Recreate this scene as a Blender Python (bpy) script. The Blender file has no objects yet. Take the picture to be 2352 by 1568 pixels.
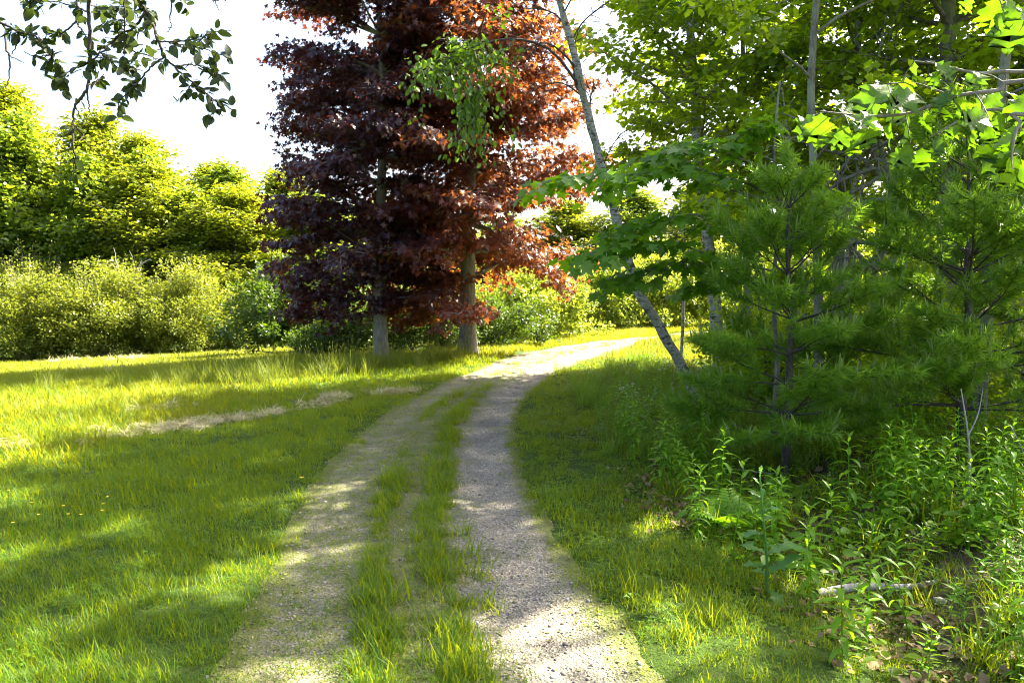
import bpy, math, random
import numpy as np
from mathutils import Matrix, Vector

# ---------------------------------------------------------------- camera, sky, sun, exposure
scene = bpy.context.scene
COL = scene.collection
cam_data = bpy.data.cameras.new('camera'); cam = bpy.data.objects.new('camera', cam_data); COL.objects.link(cam)
scene.camera = cam
EYE = 1.6; FPX = 2200.0 / 1.27551; PITCH = math.atan(150 / 2200)
cam.location = (0, 0, EYE); cam.rotation_euler = (math.pi / 2 - PITCH, 0, 0)
cam_data.sensor_width = 36.0; cam_data.lens = 2200 / 3000 * 36.0
cam_data.clip_start = 0.05; cam_data.clip_end = 3000

SUN_AZ = math.radians(60); SUN_EL = math.radians(46)       # azimuth from the view direction (+Y) towards +X
sun_dir = Vector((math.cos(SUN_EL) * math.sin(SUN_AZ), math.cos(SUN_EL) * math.cos(SUN_AZ), math.sin(SUN_EL)))
world = bpy.data.worlds.new('World'); scene.world = world; world.use_nodes = True
wn = world.node_tree.nodes; wl = world.node_tree.links; wn.clear()
sky = wn.new('ShaderNodeTexSky'); sky.sky_type = 'NISHITA'; sky.sun_disc = False
sky.sun_elevation = SUN_EL; sky.sun_rotation = SUN_AZ; sky.air_density = 0.85; sky.dust_density = 5.0; sky.ozone_density = 0.8
bg = wn.new('ShaderNodeBackground'); bg.inputs['Strength'].default_value = 0.075
wo = wn.new('ShaderNodeOutputWorld')
wl.new(sky.outputs[0], bg.inputs['Color']); wl.new(bg.outputs[0], wo.inputs['Surface'])
sun_data = bpy.data.lights.new('sun', 'SUN'); sun = bpy.data.objects.new('sun', sun_data); COL.objects.link(sun)
sun_data.energy = 5.0; sun_data.angle = math.radians(0.55); sun_data.color = (1.0, 0.90, 0.70)
sun.rotation_euler = sun_dir.to_track_quat('Z', 'Y').to_euler(); sun.location = (20, 20, 30)
scene.view_settings.view_transform = 'Standard'; scene.view_settings.look = 'None'
scene.view_settings.gamma = 1.0; scene.view_settings.exposure = 3.05; scene.view_settings.use_curve_mapping = False
scene.render.engine = 'CYCLES'
cy = scene.cycles
cy.use_light_tree = False; cy.max_bounces = 5; cy.diffuse_bounces = 3; cy.glossy_bounces = 1; cy.transmission_bounces = 4; cy.transparent_max_bounces = 4
cy.use_denoising = True; cy.pixel_filter_type = 'BLACKMAN_HARRIS'; cy.filter_width = 1.05; cy.caustics_reflective = False; cy.caustics_refractive = False

R = np.random.default_rng

# ---------------------------------------------------------------- terrain height and the track
def sstep(a, b, x):
    t = np.clip((np.asarray(x, float) - a) / (b - a), 0, 1); return t * t * (3 - 2 * t)

def terrain(x, y):
    x = np.asarray(x, float); y = np.asarray(y, float)
    d = -0.5 * x + 0.5 * y - 10.5
    drop = -0.1 * np.logaddexp(0, d * 1.6) / 1.6 * sstep(5.0, -4.0, x)
    drop = np.where(d > 45, drop * 45 / np.maximum(d, 1) , drop)
    ditch = -0.16 * np.exp(-((x - 2.0 - 0.10 * (y - 4)) / 0.55) ** 2) * sstep(11, 6, y)
    wood = 0.05 * sstep(3, 9, x) * sstep(30, 4, y)
    n = 0.025 * np.sin(x * 0.9 + 1.3) * np.cos(y * 0.7) + 0.015 * np.sin(x * 2.1 + y * 1.7) + 0.012 * np.cos(x * 3.3 - y * 2.6 + 1)
    return drop + ditch + wood + n

EL = np.array([(-1.0, -8), (-1.2, 0), (-1.24, 2.97), (-1.32, 3.43), (-1.42, 4.01), (-1.56, 4.64), (-1.71, 5.4), (-1.77, 6.59), (-1.86, 8.2), (-1.74, 10.02), (-1.52, 11.51), (-1.23, 13.51), (-0.7, 15.86), (0.26, 18.93), (2.0, 22.32), (3.65, 24.73), (5.4, 26.8)])
ER = np.array([(1.2, -8), (1.05, 0), (0.77, 2.97), (0.66, 3.43), (0.51, 3.83), (0.36, 4.56), (0.22, 5.75), (0.06, 7.31), (0.08, 9.33), (0.26, 11.27), (0.78, 14.21), (1.61, 16.84), (2.93, 20.64), (4.47, 23.9), (6.4, 26.8)])
_ys = np.concatenate([np.linspace(-8, 26, 120)])
_cl = np.interp(_ys, EL[:, 1], EL[:, 0]); _cr = np.interp(_ys, ER[:, 1], ER[:, 0])
_c = np.stack([(_cl + _cr) / 2, _ys], 1)
_k = np.ones(9) / 9
for _q in range(2):
    _pad = np.pad(_c[:, 0], 4, mode='reflect', reflect_type='odd'); _c[:, 0] = np.convolve(_pad, _k, 'valid')
_t = np.gradient(_c, axis=0); _t /= np.linalg.norm(_t, axis=1)[:, None]
_hw = (_cr - _cl) / 2 * np.abs(_t[:, 1]); _hw = np.convolve(np.pad(_hw, 4, mode='edge'), _k, 'valid')
_ext = np.array([(7.2, 27.6), (9.5, 29.3), (12.5, 31.0), (17, 33), (24, 35.5), (34, 38)])
PC = np.concatenate([_c, _ext]); PHW = np.concatenate([_hw, np.full(len(_ext), 0.95)])
PHW = PHW * (1 + 0.3 * sstep(15, 21, PC[:, 1]))
PT = np.gradient(PC, axis=0); PT /= np.linalg.norm(PT, axis=1)[:, None]
PS = np.concatenate([[0], np.cumsum(np.linalg.norm(np.diff(PC, axis=0), axis=1))])

def path_u(x, y):
    """signed position across the track: -1 left edge, +1 right edge"""
    x = np.asarray(x, float).ravel(); y = np.asarray(y, float).ravel()
    best = np.full(len(x), 1e9); bi = np.zeros(len(x), int)
    for a in range(0, len(x), 40000):
        xs = x[a:a + 40000, None]; yy = y[a:a + 40000, None]
        d = (xs - PC[None, :, 0]) ** 2 + (yy - PC[None, :, 1]) ** 2
        i = d.argmin(1); bi[a:a + 40000] = i
    dx = x - PC[bi, 0]; dy = y - PC[bi, 1]
    s = dx * PT[bi, 1] - dy * PT[bi, 0]
    return s / PHW[bi]

def ground(x, y):
    u = path_u(x, y).reshape(np.shape(x))
    return terrain(x, y) - 0.02 * sstep(1.15, 0.9, np.abs(u))

def gz(x, y): return float(ground(np.array([x]), np.array([y]))[0])

def at(dx, dy, Y):
    """where the line of sight through (dx, dy) of the 2352 px wide picture meets the plane y = Y"""
    u = (dx - 1176) / FPX; v = (784 - dy) / FPX
    d = np.array([u, math.cos(PITCH) + v * math.sin(PITCH), -math.sin(PITCH) + v * math.cos(PITCH)])
    return np.array([0, 0, EYE]) + d * (Y / d[1])

def on_ground(x, y): return np.array([x, y, gz(x, y)])

# ---------------------------------------------------------------- mesh and object helpers
def nrm(v):
    v = np.asarray(v, float); return v / np.maximum(np.linalg.norm(v, axis=-1, keepdims=True), 1e-9)

class MB:
    def __init__(self): self.v = []; self.f = []; self.t = []; self.n = 0
    def add(self, verts, faces, tint=None):
        verts = np.asarray(verts, np.float32); self.v.append(verts)
        self.f.append(np.asarray(faces, np.int32) + self.n)
        self.t.append(np.full(len(verts), 0.5, np.float32) if tint is None else np.broadcast_to(np.asarray(tint, np.float32), (len(verts),)))
        self.n += len(verts); return self
    def tube(self, pts, rad, sides=6, tint=0.5, cap=True):
        pts = np.asarray(pts, float); n = len(pts); rad = np.broadcast_to(np.asarray(rad, float), (n,))
        t = nrm(np.gradient(pts, axis=0)); ref = np.array([0.31, 0.85, 0.42])
        if abs(np.dot(nrm(t.mean(0)), nrm(ref))) > 0.9: ref = np.array([1, 0, 0.2])
        a = nrm(np.cross(t, ref)); b = np.cross(t, a)
        ang = np.arange(sides) / sides * 2 * math.pi
        ring = pts[:, None] + rad[:, None, None] * (np.cos(ang)[None, :, None] * a[:, None] + np.sin(ang)[None, :, None] * b[:, None])
        v = ring.reshape(-1, 3); i = np.arange(n - 1)[:, None] * sides; j = np.arange(sides)[None]; k = (j + 1) % sides
        f = np.stack([i + j, i + k, i + sides + k, i + sides + j], -1).reshape(-1, 4)
        self.add(v, f, tint)
        return self
    def leaves(self, tpl, pos, d, n, s, tint):
        tv, tf = tpl
        pos = np.asarray(pos, float); N = len(pos)
        if N == 0: return self
        d = nrm(d); n = np.asarray(n, float); z = nrm(n - (n * d).sum(1)[:, None] * d); x = np.cross(d, z)
        s = np.broadcast_to(np.asarray(s, float), (N,))
        w = pos[:, None] + s[:, None, None] * (tv[None, :, 0, None] * x[:, None] + tv[None, :, 1, None] * d[:, None] + tv[None, :, 2, None] * z[:, None])
        f = tf[None] + (np.arange(N) * len(tv))[:, None, None]
        self.add(w.reshape(-1, 3), f.reshape(-1, tf.shape[1]), np.repeat(np.broadcast_to(np.asarray(tint, np.float32), (N,)), len(tv)))
        return self
    def mesh(self, name, mat, smooth=False):
        me = bpy.data.meshes.new(name)
        v = np.concatenate(self.v); me.vertices.add(len(v)); me.vertices.foreach_set('co', v.ravel())
        flat = np.concatenate([f.ravel() for f in self.f]); sizes = np.concatenate([np.full(len(f), f.shape[1], np.int32) for f in self.f])
        me.loops.add(len(flat)); me.loops.foreach_set('vertex_index', flat)
        me.polygons.add(len(sizes)); st = np.concatenate([[0], np.cumsum(sizes)[:-1]]).astype(np.int32)
        me.polygons.foreach_set('loop_start', st)
        if smooth: me.polygons.foreach_set('use_smooth', np.ones(len(sizes), bool))
        a = me.attributes.new('tint', 'FLOAT', 'POINT'); a.data.foreach_set('value', np.concatenate(self.t).astype(np.float32))
        me.update(); me.validate(clean_customdata=False)
        if mat: me.materials.append(mat)
        return me
    def build(self, name, mat, parent=None, smooth=False, kind=None, loc=None):
        return link(name, self.mesh(name, mat, smooth), parent, kind, loc)

def link(name, me, parent=None, kind=None, loc=None):
    o = bpy.data.objects.new(name, me); COL.objects.link(o)
    if parent is not None: o.parent = parent
    if kind: o['kind'] = kind
    if loc is not None: o.location = loc
    return o

def tag(o, label, cat=None, group=None, kind=None):
    o['label'] = label
    if cat: o['category'] = cat
    if group: o['group'] = group
    if kind: o['kind'] = kind
    return o

def thing(name, label, cat, loc=(0, 0, 0), group=None, rz=0.0, s=1.0):
    o = bpy.data.objects.new(name, None); COL.objects.link(o); o.empty_display_size = 0.2
    o.location = loc; o.rotation_euler = (0, 0, rz); o.scale = (s, s, s)
    return tag(o, label, cat, group)

def copy_tree(o, label, loc, rz=0.0, s=1.0, group=None, sz=None, parent=None):
    c = o.copy(); COL.objects.link(c)
    if parent is None:
        c.location = loc; c.rotation_euler = (0, 0, rz); c.scale = (s, s, sz or s); c['label'] = label
        if group: c['group'] = group
    else: c.parent = parent
    for ch in list(o.children): copy_tree(ch, None, None, parent=c)
    return c

def basis(pos, d, n, s):
    d = nrm(d); n = np.asarray(n, float); z = nrm(n - np.dot(n, d) * d); x = np.cross(d, z)
    m = Matrix.Identity(4)
    for r in range(3):
        m[r][0] = x[r] * s; m[r][1] = d[r] * s; m[r][2] = z[r] * s; m[r][3] = pos[r]
    return m

# ---------------------------------------------------------------- materials
def new_mat(name):
    m = bpy.data.materials.new(name); m.use_nodes = True
    nt = m.node_tree; nt.nodes.clear()
    return m, nt.nodes, nt.links

def rgb(c): return (c[0], c[1], c[2], 1)

def noise(N, L, scale, detail=4, vec=None, rough=0.55):
    n = N.new('ShaderNodeTexNoise'); n.inputs['Scale'].default_value = scale; n.inputs['Detail'].default_value = detail; n.inputs['Roughness'].default_value = rough
    if vec is not None: L.new(vec, n.inputs['Vector'])
    return n.outputs['Fac']

def ramp(N, L, fac, stops):
    r = N.new('ShaderNodeValToRGB'); L.new(fac, r.inputs[0]); e = r.color_ramp.elements
    while len(e) < len(stops): e.new(0.5)
    for q, (p, c) in zip(e, stops): q.position = p; q.color = rgb(c) if not np.isscalar(c) else (c, c, c, 1)
    return r.outputs[0]

def mixc(N, L, fac, a, b, mode='MIX'):
    m = N.new('ShaderNodeMix'); m.data_type = 'RGBA'; m.blend_type = mode
    for sock, val in ((m.inputs[0], fac), (m.inputs[6], a), (m.inputs[7], b)):
        if hasattr(val, 'is_linked'): L.new(val, sock)
        elif np.isscalar(val): sock.default_value = val
        else: sock.default_value = rgb(val)
    return m.outputs[2]

def leaf_mat(name, c0, c1, trans, tf=0.42, rough=0.42, spec=0.35, patch=None, pscale=0.6):
    """c0-c1 over the per-leaf tint, the light that comes through coloured by trans"""
    m, N, L = new_mat(name)
    at_ = N.new('ShaderNodeAttribute'); at_.attribute_name = 'tint'
    geo = N.new('ShaderNodeNewGeometry')
    fac = at_.outputs['Fac']
    col = mixc(N, L, fac, c0, c1)
    nz = noise(N, L, 14.0, 2, geo.outputs['Position'])
    col = mixc(N, L, 0.35, col, ramp(N, L, nz, [(0.3, (0.35, 0.35, 0.35)), (0.7, (1, 1, 1))]), 'MULTIPLY')
    if patch is not None:
        pz = ramp(N, L, noise(N, L, pscale, 4, geo.outputs['Position']), [(0.50, 0.0), (0.68, 0.75)])
        col = mixc(N, L, pz, col, patch)
    p = N.new('ShaderNodeBsdfPrincipled'); L.new(col, p.inputs['Base Color']); p.inputs['Roughness'].default_value = rough; p.inputs['Specular IOR Level'].default_value = spec
    t = N.new('ShaderNodeBsdfTranslucent')
    tc = mixc(N, L, fac, [q * 0.75 for q in trans], trans); L.new(tc, t.inputs['Color'])
    mx = N.new('ShaderNodeMixShader'); mx.inputs[0].default_value = tf
    L.new(p.outputs[0], mx.inputs[1]); L.new(t.outputs[0], mx.inputs[2])
    o = N.new('ShaderNodeOutputMaterial'); L.new(mx.outputs[0], o.inputs['Surface'])
    return m

def bark_mat(name, dark, light, scale=6.0, stretch=(1, 1, 0.18), bump=0.5, marks=None, moss=None):
    m, N, L = new_mat(name)
    tc = N.new('ShaderNodeTexCoord'); mp = N.new('ShaderNodeMapping'); L.new(tc.outputs['Object'], mp.inputs['Vector']); mp.inputs['Scale'].default_value = stretch
    n1 = noise(N, L, scale * 5, 6, mp.outputs[0], 0.65); n2 = noise(N, L, scale * 0.6, 3, tc.outputs['Object'])
    col = ramp(N, L, n1, [(0.32, dark), (0.66, light)])
    col = mixc(N, L, 0.5, col, ramp(N, L, n2, [(0.3, (0.45, 0.45, 0.45)), (0.7, (1, 1, 1))]), 'MULTIPLY')
    if marks is not None:
        mp2 = N.new('ShaderNodeMapping'); L.new(tc.outputs['Object'], mp2.inputs['Vector']); mp2.inputs['Scale'].default_value = (4, 4, 34)
        n3 = noise(N, L, 2.4, 5, mp2.outputs[0], 0.7); mp3 = N.new('ShaderNodeMapping'); L.new(tc.outputs['Object'], mp3.inputs['Vector']); mp3.inputs['Scale'].default_value = (3, 3, 5)
        n6 = noise(N, L, 2.2, 5, mp3.outputs[0], 0.75)
        col = mixc(N, L, ramp(N, L, n3, [(0.51, 0.0), (0.60, 0.9)]), col, marks); col = mixc(N, L, ramp(N, L, n6, [(0.53, 0.0), (0.58, 0.95)]), col, marks)
    if moss is not None:
        n4 = noise(N, L, 2.4, 4, tc.outputs['Object'])
        col = mixc(N, L, ramp(N, L, n4, [(0.5, 0.0), (0.65, 0.8)]), col, moss)
    p = N.new('ShaderNodeBsdfPrincipled'); L.new(col, p.inputs['Base Color']); p.inputs['Roughness'].default_value = 0.85; p.inputs['Specular IOR Level'].default_value = 0.2
    b = N.new('ShaderNodeBump'); b.inputs['Strength'].default_value = bump; b.inputs['Distance'].default_value = 0.02; L.new(n1, b.inputs['Height']); L.new(b.outputs[0], p.inputs['Normal'])
    o = N.new('ShaderNodeOutputMaterial'); L.new(p.outputs[0], o.inputs['Surface'])
    return m

def plain_mat(name, c, c2=None, rough=0.8, scale=30):
    m, N, L = new_mat(name)
    tc = N.new('ShaderNodeTexCoord'); n1 = noise(N, L, scale, 4, tc.outputs['Object'])
    col = ramp(N, L, n1, [(0.3, c), (0.7, c2 or c)])
    p = N.new('ShaderNodeBsdfPrincipled'); L.new(col, p.inputs['Base Color']); p.inputs['Roughness'].default_value = rough
    o = N.new('ShaderNodeOutputMaterial'); L.new(p.outputs[0], o.inputs['Surface'])
    return m

M = {}
M['grass'] = leaf_mat('grass_blade', (0.028, 0.105, 0.005), (0.090, 0.195, 0.007), (0.46, 0.54, 0.006), 0.46, 0.5, 0.25, patch=(0.075, 0.17, 0.010), pscale=1.3)
M['field'] = leaf_mat('field_blade', (0.10, 0.18, 0.008), (0.22, 0.27, 0.012), (0.46, 0.46, 0.012), 0.42, 0.55, 0.2, patch=(0.27, 0.27, 0.05), pscale=0.5)
M['tall'] = leaf_mat('tall_blade', (0.07, 0.15, 0.012), (0.20, 0.24, 0.04), (0.34, 0.40, 0.03), 0.42, 0.5, 0.25)
M['hay'] = leaf_mat('dry_hay', (0.42, 0.37, 0.19), (0.66, 0.60, 0.38), (0.45, 0.4, 0.2), 0.25, 0.7, 0.1)
M['seed'] = leaf_mat('seed_head', (0.30, 0.28, 0.13), (0.44, 0.40, 0.22), (0.4, 0.36, 0.16), 0.3, 0.7, 0.1)
M['crimson'] = leaf_mat('maple_leaf_lit', (0.034, 0.013, 0.017), (0.080, 0.024, 0.022), (0.58, 0.17, 0.03), 0.32, 0.36, 0.5)  # lit copy of the red maple leaf, sunny copper put into the colour
M['crimson_shaded'] = leaf_mat('maple_leaf_shaded', (0.026, 0.012, 0.019), (0.055, 0.018, 0.024), (0.34, 0.075, 0.035), 0.26, 0.36, 0.5)  # shaded copy of the red maple leaf, the crown's shade is in the colour
M['far'] = leaf_mat('treeline_leaf', (0.10, 0.155, 0.008), (0.23, 0.27, 0.014), (0.44, 0.50, 0.012), 0.46, 0.38, 0.45)
M['far2'] = leaf_mat('treeline_leaf_green', (0.085, 0.155, 0.010), (0.20, 0.27, 0.02), (0.38, 0.50, 0.015), 0.46, 0.38, 0.45)
M['bush'] = leaf_mat('bush_leaf', (0.085, 0.13, 0.012), (0.19, 0.22, 0.03), (0.34, 0.39, 0.025), 0.42, 0.45, 0.3)
M['litbush'] = leaf_mat('bright_bush_leaf', (0.09, 0.16, 0.016), (0.20, 0.26, 0.03), (0.42, 0.50, 0.03), 0.48, 0.45, 0.3)
M['wood'] = leaf_mat('woodland_leaf', (0.06, 0.13, 0.007), (0.13, 0.22, 0.010), (0.56, 0.76, 0.012), 0.54, 0.36, 0.45)
M['sap'] = leaf_mat('sapling_leaf', (0.055, 0.15, 0.008), (0.12, 0.25, 0.012), (0.34, 0.64, 0.012), 0.48, 0.38, 0.4)
M['birchleaf'] = leaf_mat('birch_leaf', (0.04, 0.105, 0.008), (0.085, 0.165, 0.012), (0.18, 0.33, 0.012), 0.42, 0.38, 0.4)
M['oakleaf'] = None
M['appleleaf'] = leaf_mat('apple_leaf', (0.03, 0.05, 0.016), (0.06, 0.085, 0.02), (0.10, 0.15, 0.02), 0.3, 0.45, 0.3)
M['needle'] = leaf_mat('pine_needle', (0.065, 0.17, 0.012), (0.18, 0.33, 0.025), (0.34, 0.60, 0.025), 0.42, 0.42, 0.35)
M['vine_shaded'] = leaf_mat('vine_leaf_shaded', (0.028, 0.075, 0.006), (0.075, 0.13, 0.010), (0.16, 0.26, 0.010), 0.32, 0.42, 0.35)  # darkened leaf green: shade behind the maples is painted into it
M['sedge'] = leaf_mat('sedge_blade', (0.06, 0.15, 0.014), (0.16, 0.26, 0.03), (0.34, 0.52, 0.03), 0.42, 0.5, 0.25)
M['candle'] = leaf_mat('pine_candle', (0.22, 0.32, 0.08), (0.34, 0.42, 0.14), (0.4, 0.5, 0.12), 0.35, 0.6, 0.2)
M['weed'] = leaf_mat('weed_leaf', (0.06, 0.175, 0.008), (0.15, 0.30, 0.012), (0.36, 0.66, 0.012), 0.46, 0.42, 0.3)
M['lettuce'] = leaf_mat('lettuce_leaf', (0.06, 0.16, 0.04), (0.12, 0.25, 0.06), (0.22, 0.46, 0.05), 0.38, 0.45, 0.3)
M['dead'] = leaf_mat('dead_leaf', (0.10, 0.062, 0.035), (0.34, 0.25, 0.15), (0.3, 0.2, 0.1), 0.15, 0.7, 0.15)
M['flower'] = plain_mat('yellow_petal', (0.75, 0.50, 0.01), (0.8, 0.58, 0.02))
M['fluff'] = plain_mat('seed_fluff', (0.34, 0.32, 0.27), (0.42, 0.40, 0.35))
M['mapbark'] = bark_mat('maple_bark', (0.16, 0.145, 0.12), (0.40, 0.37, 0.31), 5, (1, 1, 0.22), 0.4, moss=(0.30, 0.31, 0.24))
M['birchbark'] = bark_mat('birch_bark', (0.26, 0.25, 0.215), (0.52, 0.50, 0.44), 4, (1, 1, 1.2), 0.3, marks=(0.05, 0.045, 0.035), moss=(0.19, 0.20, 0.13))
M['greybark'] = bark_mat('grey_bark', (0.09, 0.085, 0.07), (0.30, 0.29, 0.25), 5, (1, 1, 0.3), 0.5, moss=(0.26, 0.28, 0.21))
M['darkbark'] = bark_mat('dark_bark', (0.035, 0.03, 0.025), (0.12, 0.10, 0.085), 6, (1, 1, 0.2), 0.5)
M['pinebark'] = bark_mat('pine_bark', (0.035, 0.032, 0.026), (0.12, 0.105, 0.085), 7, (1, 1, 0.5), 0.4)
M['deadwood'] = bark_mat('bleached_wood', (0.25, 0.23, 0.21), (0.55, 0.52, 0.48), 6, (1, 1, 0.3), 0.3)
M['stone'] = plain_mat('field_stone', (0.12, 0.115, 0.10), (0.27, 0.255, 0.23), 0.85, 9)
M['pebble'] = leaf_mat('pebble', (0.12, 0.112, 0.10), (0.34, 0.32, 0.28), (0, 0, 0), 0.0, 0.8, 0.2)
M['chip'] = leaf_mat('fallen_bits', (0.10, 0.11, 0.03), (0.36, 0.33, 0.16), (0.2, 0.2, 0.05), 0.2, 0.7, 0.15)

def veined_mat(name, c0, c1, trans, tf):
    m, N, L = new_mat(name); tc = N.new('ShaderNodeTexCoord'); sp = N.new('ShaderNodeSeparateXYZ'); L.new(tc.outputs['Object'], sp.inputs[0])
    def mth(op, a_, b_=0.0):
        q = N.new('ShaderNodeMath'); q.operation = op
        for k, v in enumerate((a_, b_)):
            if hasattr(v, 'is_linked'): L.new(v, q.inputs[k])
            else: q.inputs[k].default_value = v
        return q.outputs[0]
    ax = mth('ABSOLUTE', sp.outputs[0]); ph = mth('MULTIPLY', mth('SUBTRACT', sp.outputs[1], mth('MULTIPLY', ax, 0.75)), 7.5)
    fr = mth('ABSOLUTE', mth('SUBTRACT', mth('FRACT', ph), 0.5)); side = mth('LESS_THAN', fr, 0.055); mid = mth('LESS_THAN', ax, 0.012); vein = mth('MAXIMUM', side, mid)
    oi = N.new('ShaderNodeObjectInfo'); geo = N.new('ShaderNodeNewGeometry')
    nz = noise(N, L, 5.0, 5, tc.outputs['Object'], 0.65); col = mixc(N, L, oi.outputs['Random'], c0, c1)
    col = mixc(N, L, 0.55, col, ramp(N, L, nz, [(0.3, (0.45, 0.5, 0.4)), (0.65, (1, 1, 1))]), 'MULTIPLY'); col = mixc(N, L, mth('MULTIPLY', vein, 0.35), col, (0.30, 0.40, 0.06))
    tcol = mixc(N, L, 0.6, mixc(N, L, oi.outputs['Random'], [q * 0.65 for q in trans], trans), ramp(N, L, nz, [(0.3, (0.45, 0.5, 0.4)), (0.65, (1, 1, 1))]), 'MULTIPLY'); tcol = mixc(N, L, mth('MULTIPLY', vein, 0.4), tcol, (0.05, 0.10, 0.01))
    p = N.new('ShaderNodeBsdfPrincipled'); L.new(col, p.inputs['Base Color']); p.inputs['Roughness'].default_value = 0.42; p.inputs['Specular IOR Level'].default_value = 0.4
    b_ = N.new('ShaderNodeBump'); b_.inputs['Strength'].default_value = 0.35; b_.inputs['Distance'].default_value = 0.02; L.new(mth('SUBTRACT', nz, vein), b_.inputs['Height']); L.new(b_.outputs[0], p.inputs['Normal'])
    t = N.new('ShaderNodeBsdfTranslucent'); L.new(tcol, t.inputs['Color']); mx = N.new('ShaderNodeMixShader'); mx.inputs[0].default_value = tf; L.new(p.outputs[0], mx.inputs[1]); L.new(t.outputs[0], mx.inputs[2])
    o = N.new('ShaderNodeOutputMaterial'); L.new(mx.outputs[0], o.inputs['Surface'])
    return m
M['oakleaf'] = veined_mat('oak_leaf', (0.035, 0.12, 0.006), (0.11, 0.21, 0.010), (0.20, 0.42, 0.006), 0.44)

# the ground under the grass: soil and thatch
def ground_mat():
    m, N, L = new_mat('turf_soil'); g = N.new('ShaderNodeNewGeometry'); P = g.outputs['Position']
    n1 = noise(N, L, 0.7, 5, P); n2 = noise(N, L, 9, 5, P, 0.65); n3 = noise(N, L, 60, 4, P, 0.7)
    c = ramp(N, L, n2, [(0.3, (0.035, 0.065, 0.010)), (0.55, (0.05, 0.09, 0.013)), (0.75, (0.10, 0.105, 0.04))])
    c = mixc(N, L, ramp(N, L, n1, [(0.45, 0.0), (0.65, 0.6)]), c, (0.06, 0.10, 0.018))
    wm = N.new('ShaderNodeAttribute'); wm.attribute_name = 'wood'
    soil = ramp(N, L, n2, [(0.3, (0.04, 0.03, 0.02)), (0.7, (0.13, 0.10, 0.07))])
    c = mixc(N, L, wm.outputs['Fac'], c, soil)
    c = mixc(N, L, 0.6, c, ramp(N, L, n3, [(0.3, (0.4, 0.4, 0.4)), (0.65, (1, 1, 1))]), 'MULTIPLY')
    p = N.new('ShaderNodeBsdfPrincipled'); L.new(c, p.inputs['Base Color']); p.inputs['Roughness'].default_value = 0.95; p.inputs['Specular IOR Level'].default_value = 0.1
    b = N.new('ShaderNodeBump'); b.inputs['Strength'].default_value = 0.8; b.inputs['Distance'].default_value = 0.03; L.new(n3, b.inputs['Height']); L.new(b.outputs[0], p.inputs['Normal'])
    o = N.new('ShaderNodeOutputMaterial'); L.new(p.outputs[0], o.inputs['Surface'])
    return m

def path_mat():
    m, N, L = new_mat('gravel_track'); g = N.new('ShaderNodeNewGeometry'); P = g.outputs['Position']
    a = N.new('ShaderNodeAttribute'); a.attribute_name = 'moss'
    v = N.new('ShaderNodeTexVoronoi'); v.inputs['Scale'].default_value = 85; L.new(P, v.inputs['Vector'])
    n1 = noise(N, L, 2.2, 5, P, 0.6); n2 = noise(N, L, 14, 5, P, 0.7); n3 = noise(N, L, 110, 3, P, 0.7)
    dirt = ramp(N, L, n1, [(0.34, (0.135, 0.128, 0.11)), (0.52, (0.21, 0.192, 0.155)), (0.68, (0.35, 0.295, 0.21))])
    sp = N.new('ShaderNodeSeparateColor'); L.new(v.outputs['Color'], sp.inputs[0])
    peb = ramp(N, L, sp.outputs[0], [(0.0, (0.45, 0.45, 0.45)), (0.6, (0.9, 0.9, 0.9)), (1.0, (1.6, 1.55, 1.5))])
    c = mixc(N, L, 0.75, dirt, peb, 'MULTIPLY')
    mo = ramp(N, L, n2, [(0.3, (0.035, 0.055, 0.008)), (0.7, (0.14, 0.15, 0.03))])
    add = N.new('ShaderNodeMath'); add.operation = 'ADD'; L.new(a.outputs['Fac'], add.inputs[0]); L.new(n2, add.inputs[1])
    n5 = noise(N, L, 38, 5, P, 0.75); ad3 = N.new('ShaderNodeMath'); ad3.operation = 'MULTIPLY_ADD'; L.new(n5, ad3.inputs[0]); ad3.inputs[1].default_value = 0.55; L.new(add.outputs[0], ad3.inputs[2])
    mr = N.new('ShaderNodeMapRange'); L.new(ad3.outputs[0], mr.inputs[0]); mr.inputs[1].default_value = 1.02; mr.inputs[2].default_value = 1.36; mr.inputs[4].default_value = 0.85; fac = mr.outputs[0]
    c = mixc(N, L, fac, c, mo)
    p = N.new('ShaderNodeBsdfPrincipled'); L.new(c, p.inputs['Base Color']); p.inputs['Roughness'].default_value = 0.9; p.inputs['Specular IOR Level'].default_value = 0.15
    b = N.new('ShaderNodeBump'); b.inputs['Strength'].default_value = 0.7; b.inputs['Distance'].default_value = 0.012
    ad2 = N.new('ShaderNodeMath'); L.new(v.outputs['Distance'], ad2.inputs[0]); L.new(n2, ad2.inputs[1]); L.new(ad2.outputs[0], b.inputs['Height']); L.new(b.outputs[0], p.inputs['Normal'])
    o = N.new('ShaderNodeOutputMaterial'); L.new(p.outputs[0], o.inputs['Surface'])
    return m

# ---------------------------------------------------------------- ground and track
def graded(a, b, fine_a, fine_b, step, grow):
    mid = list(np.arange(fine_a, fine_b + 1e-6, step)); lo = []; hi = []; s = step; q = fine_b
    while q < b: s *= grow; q += s; hi.append(min(q, b))
    s = step; q = fine_a
    while q > a: s *= grow; q -= s; lo.append(max(q, a))
    return np.array(lo[::-1] + mid + hi)

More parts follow.
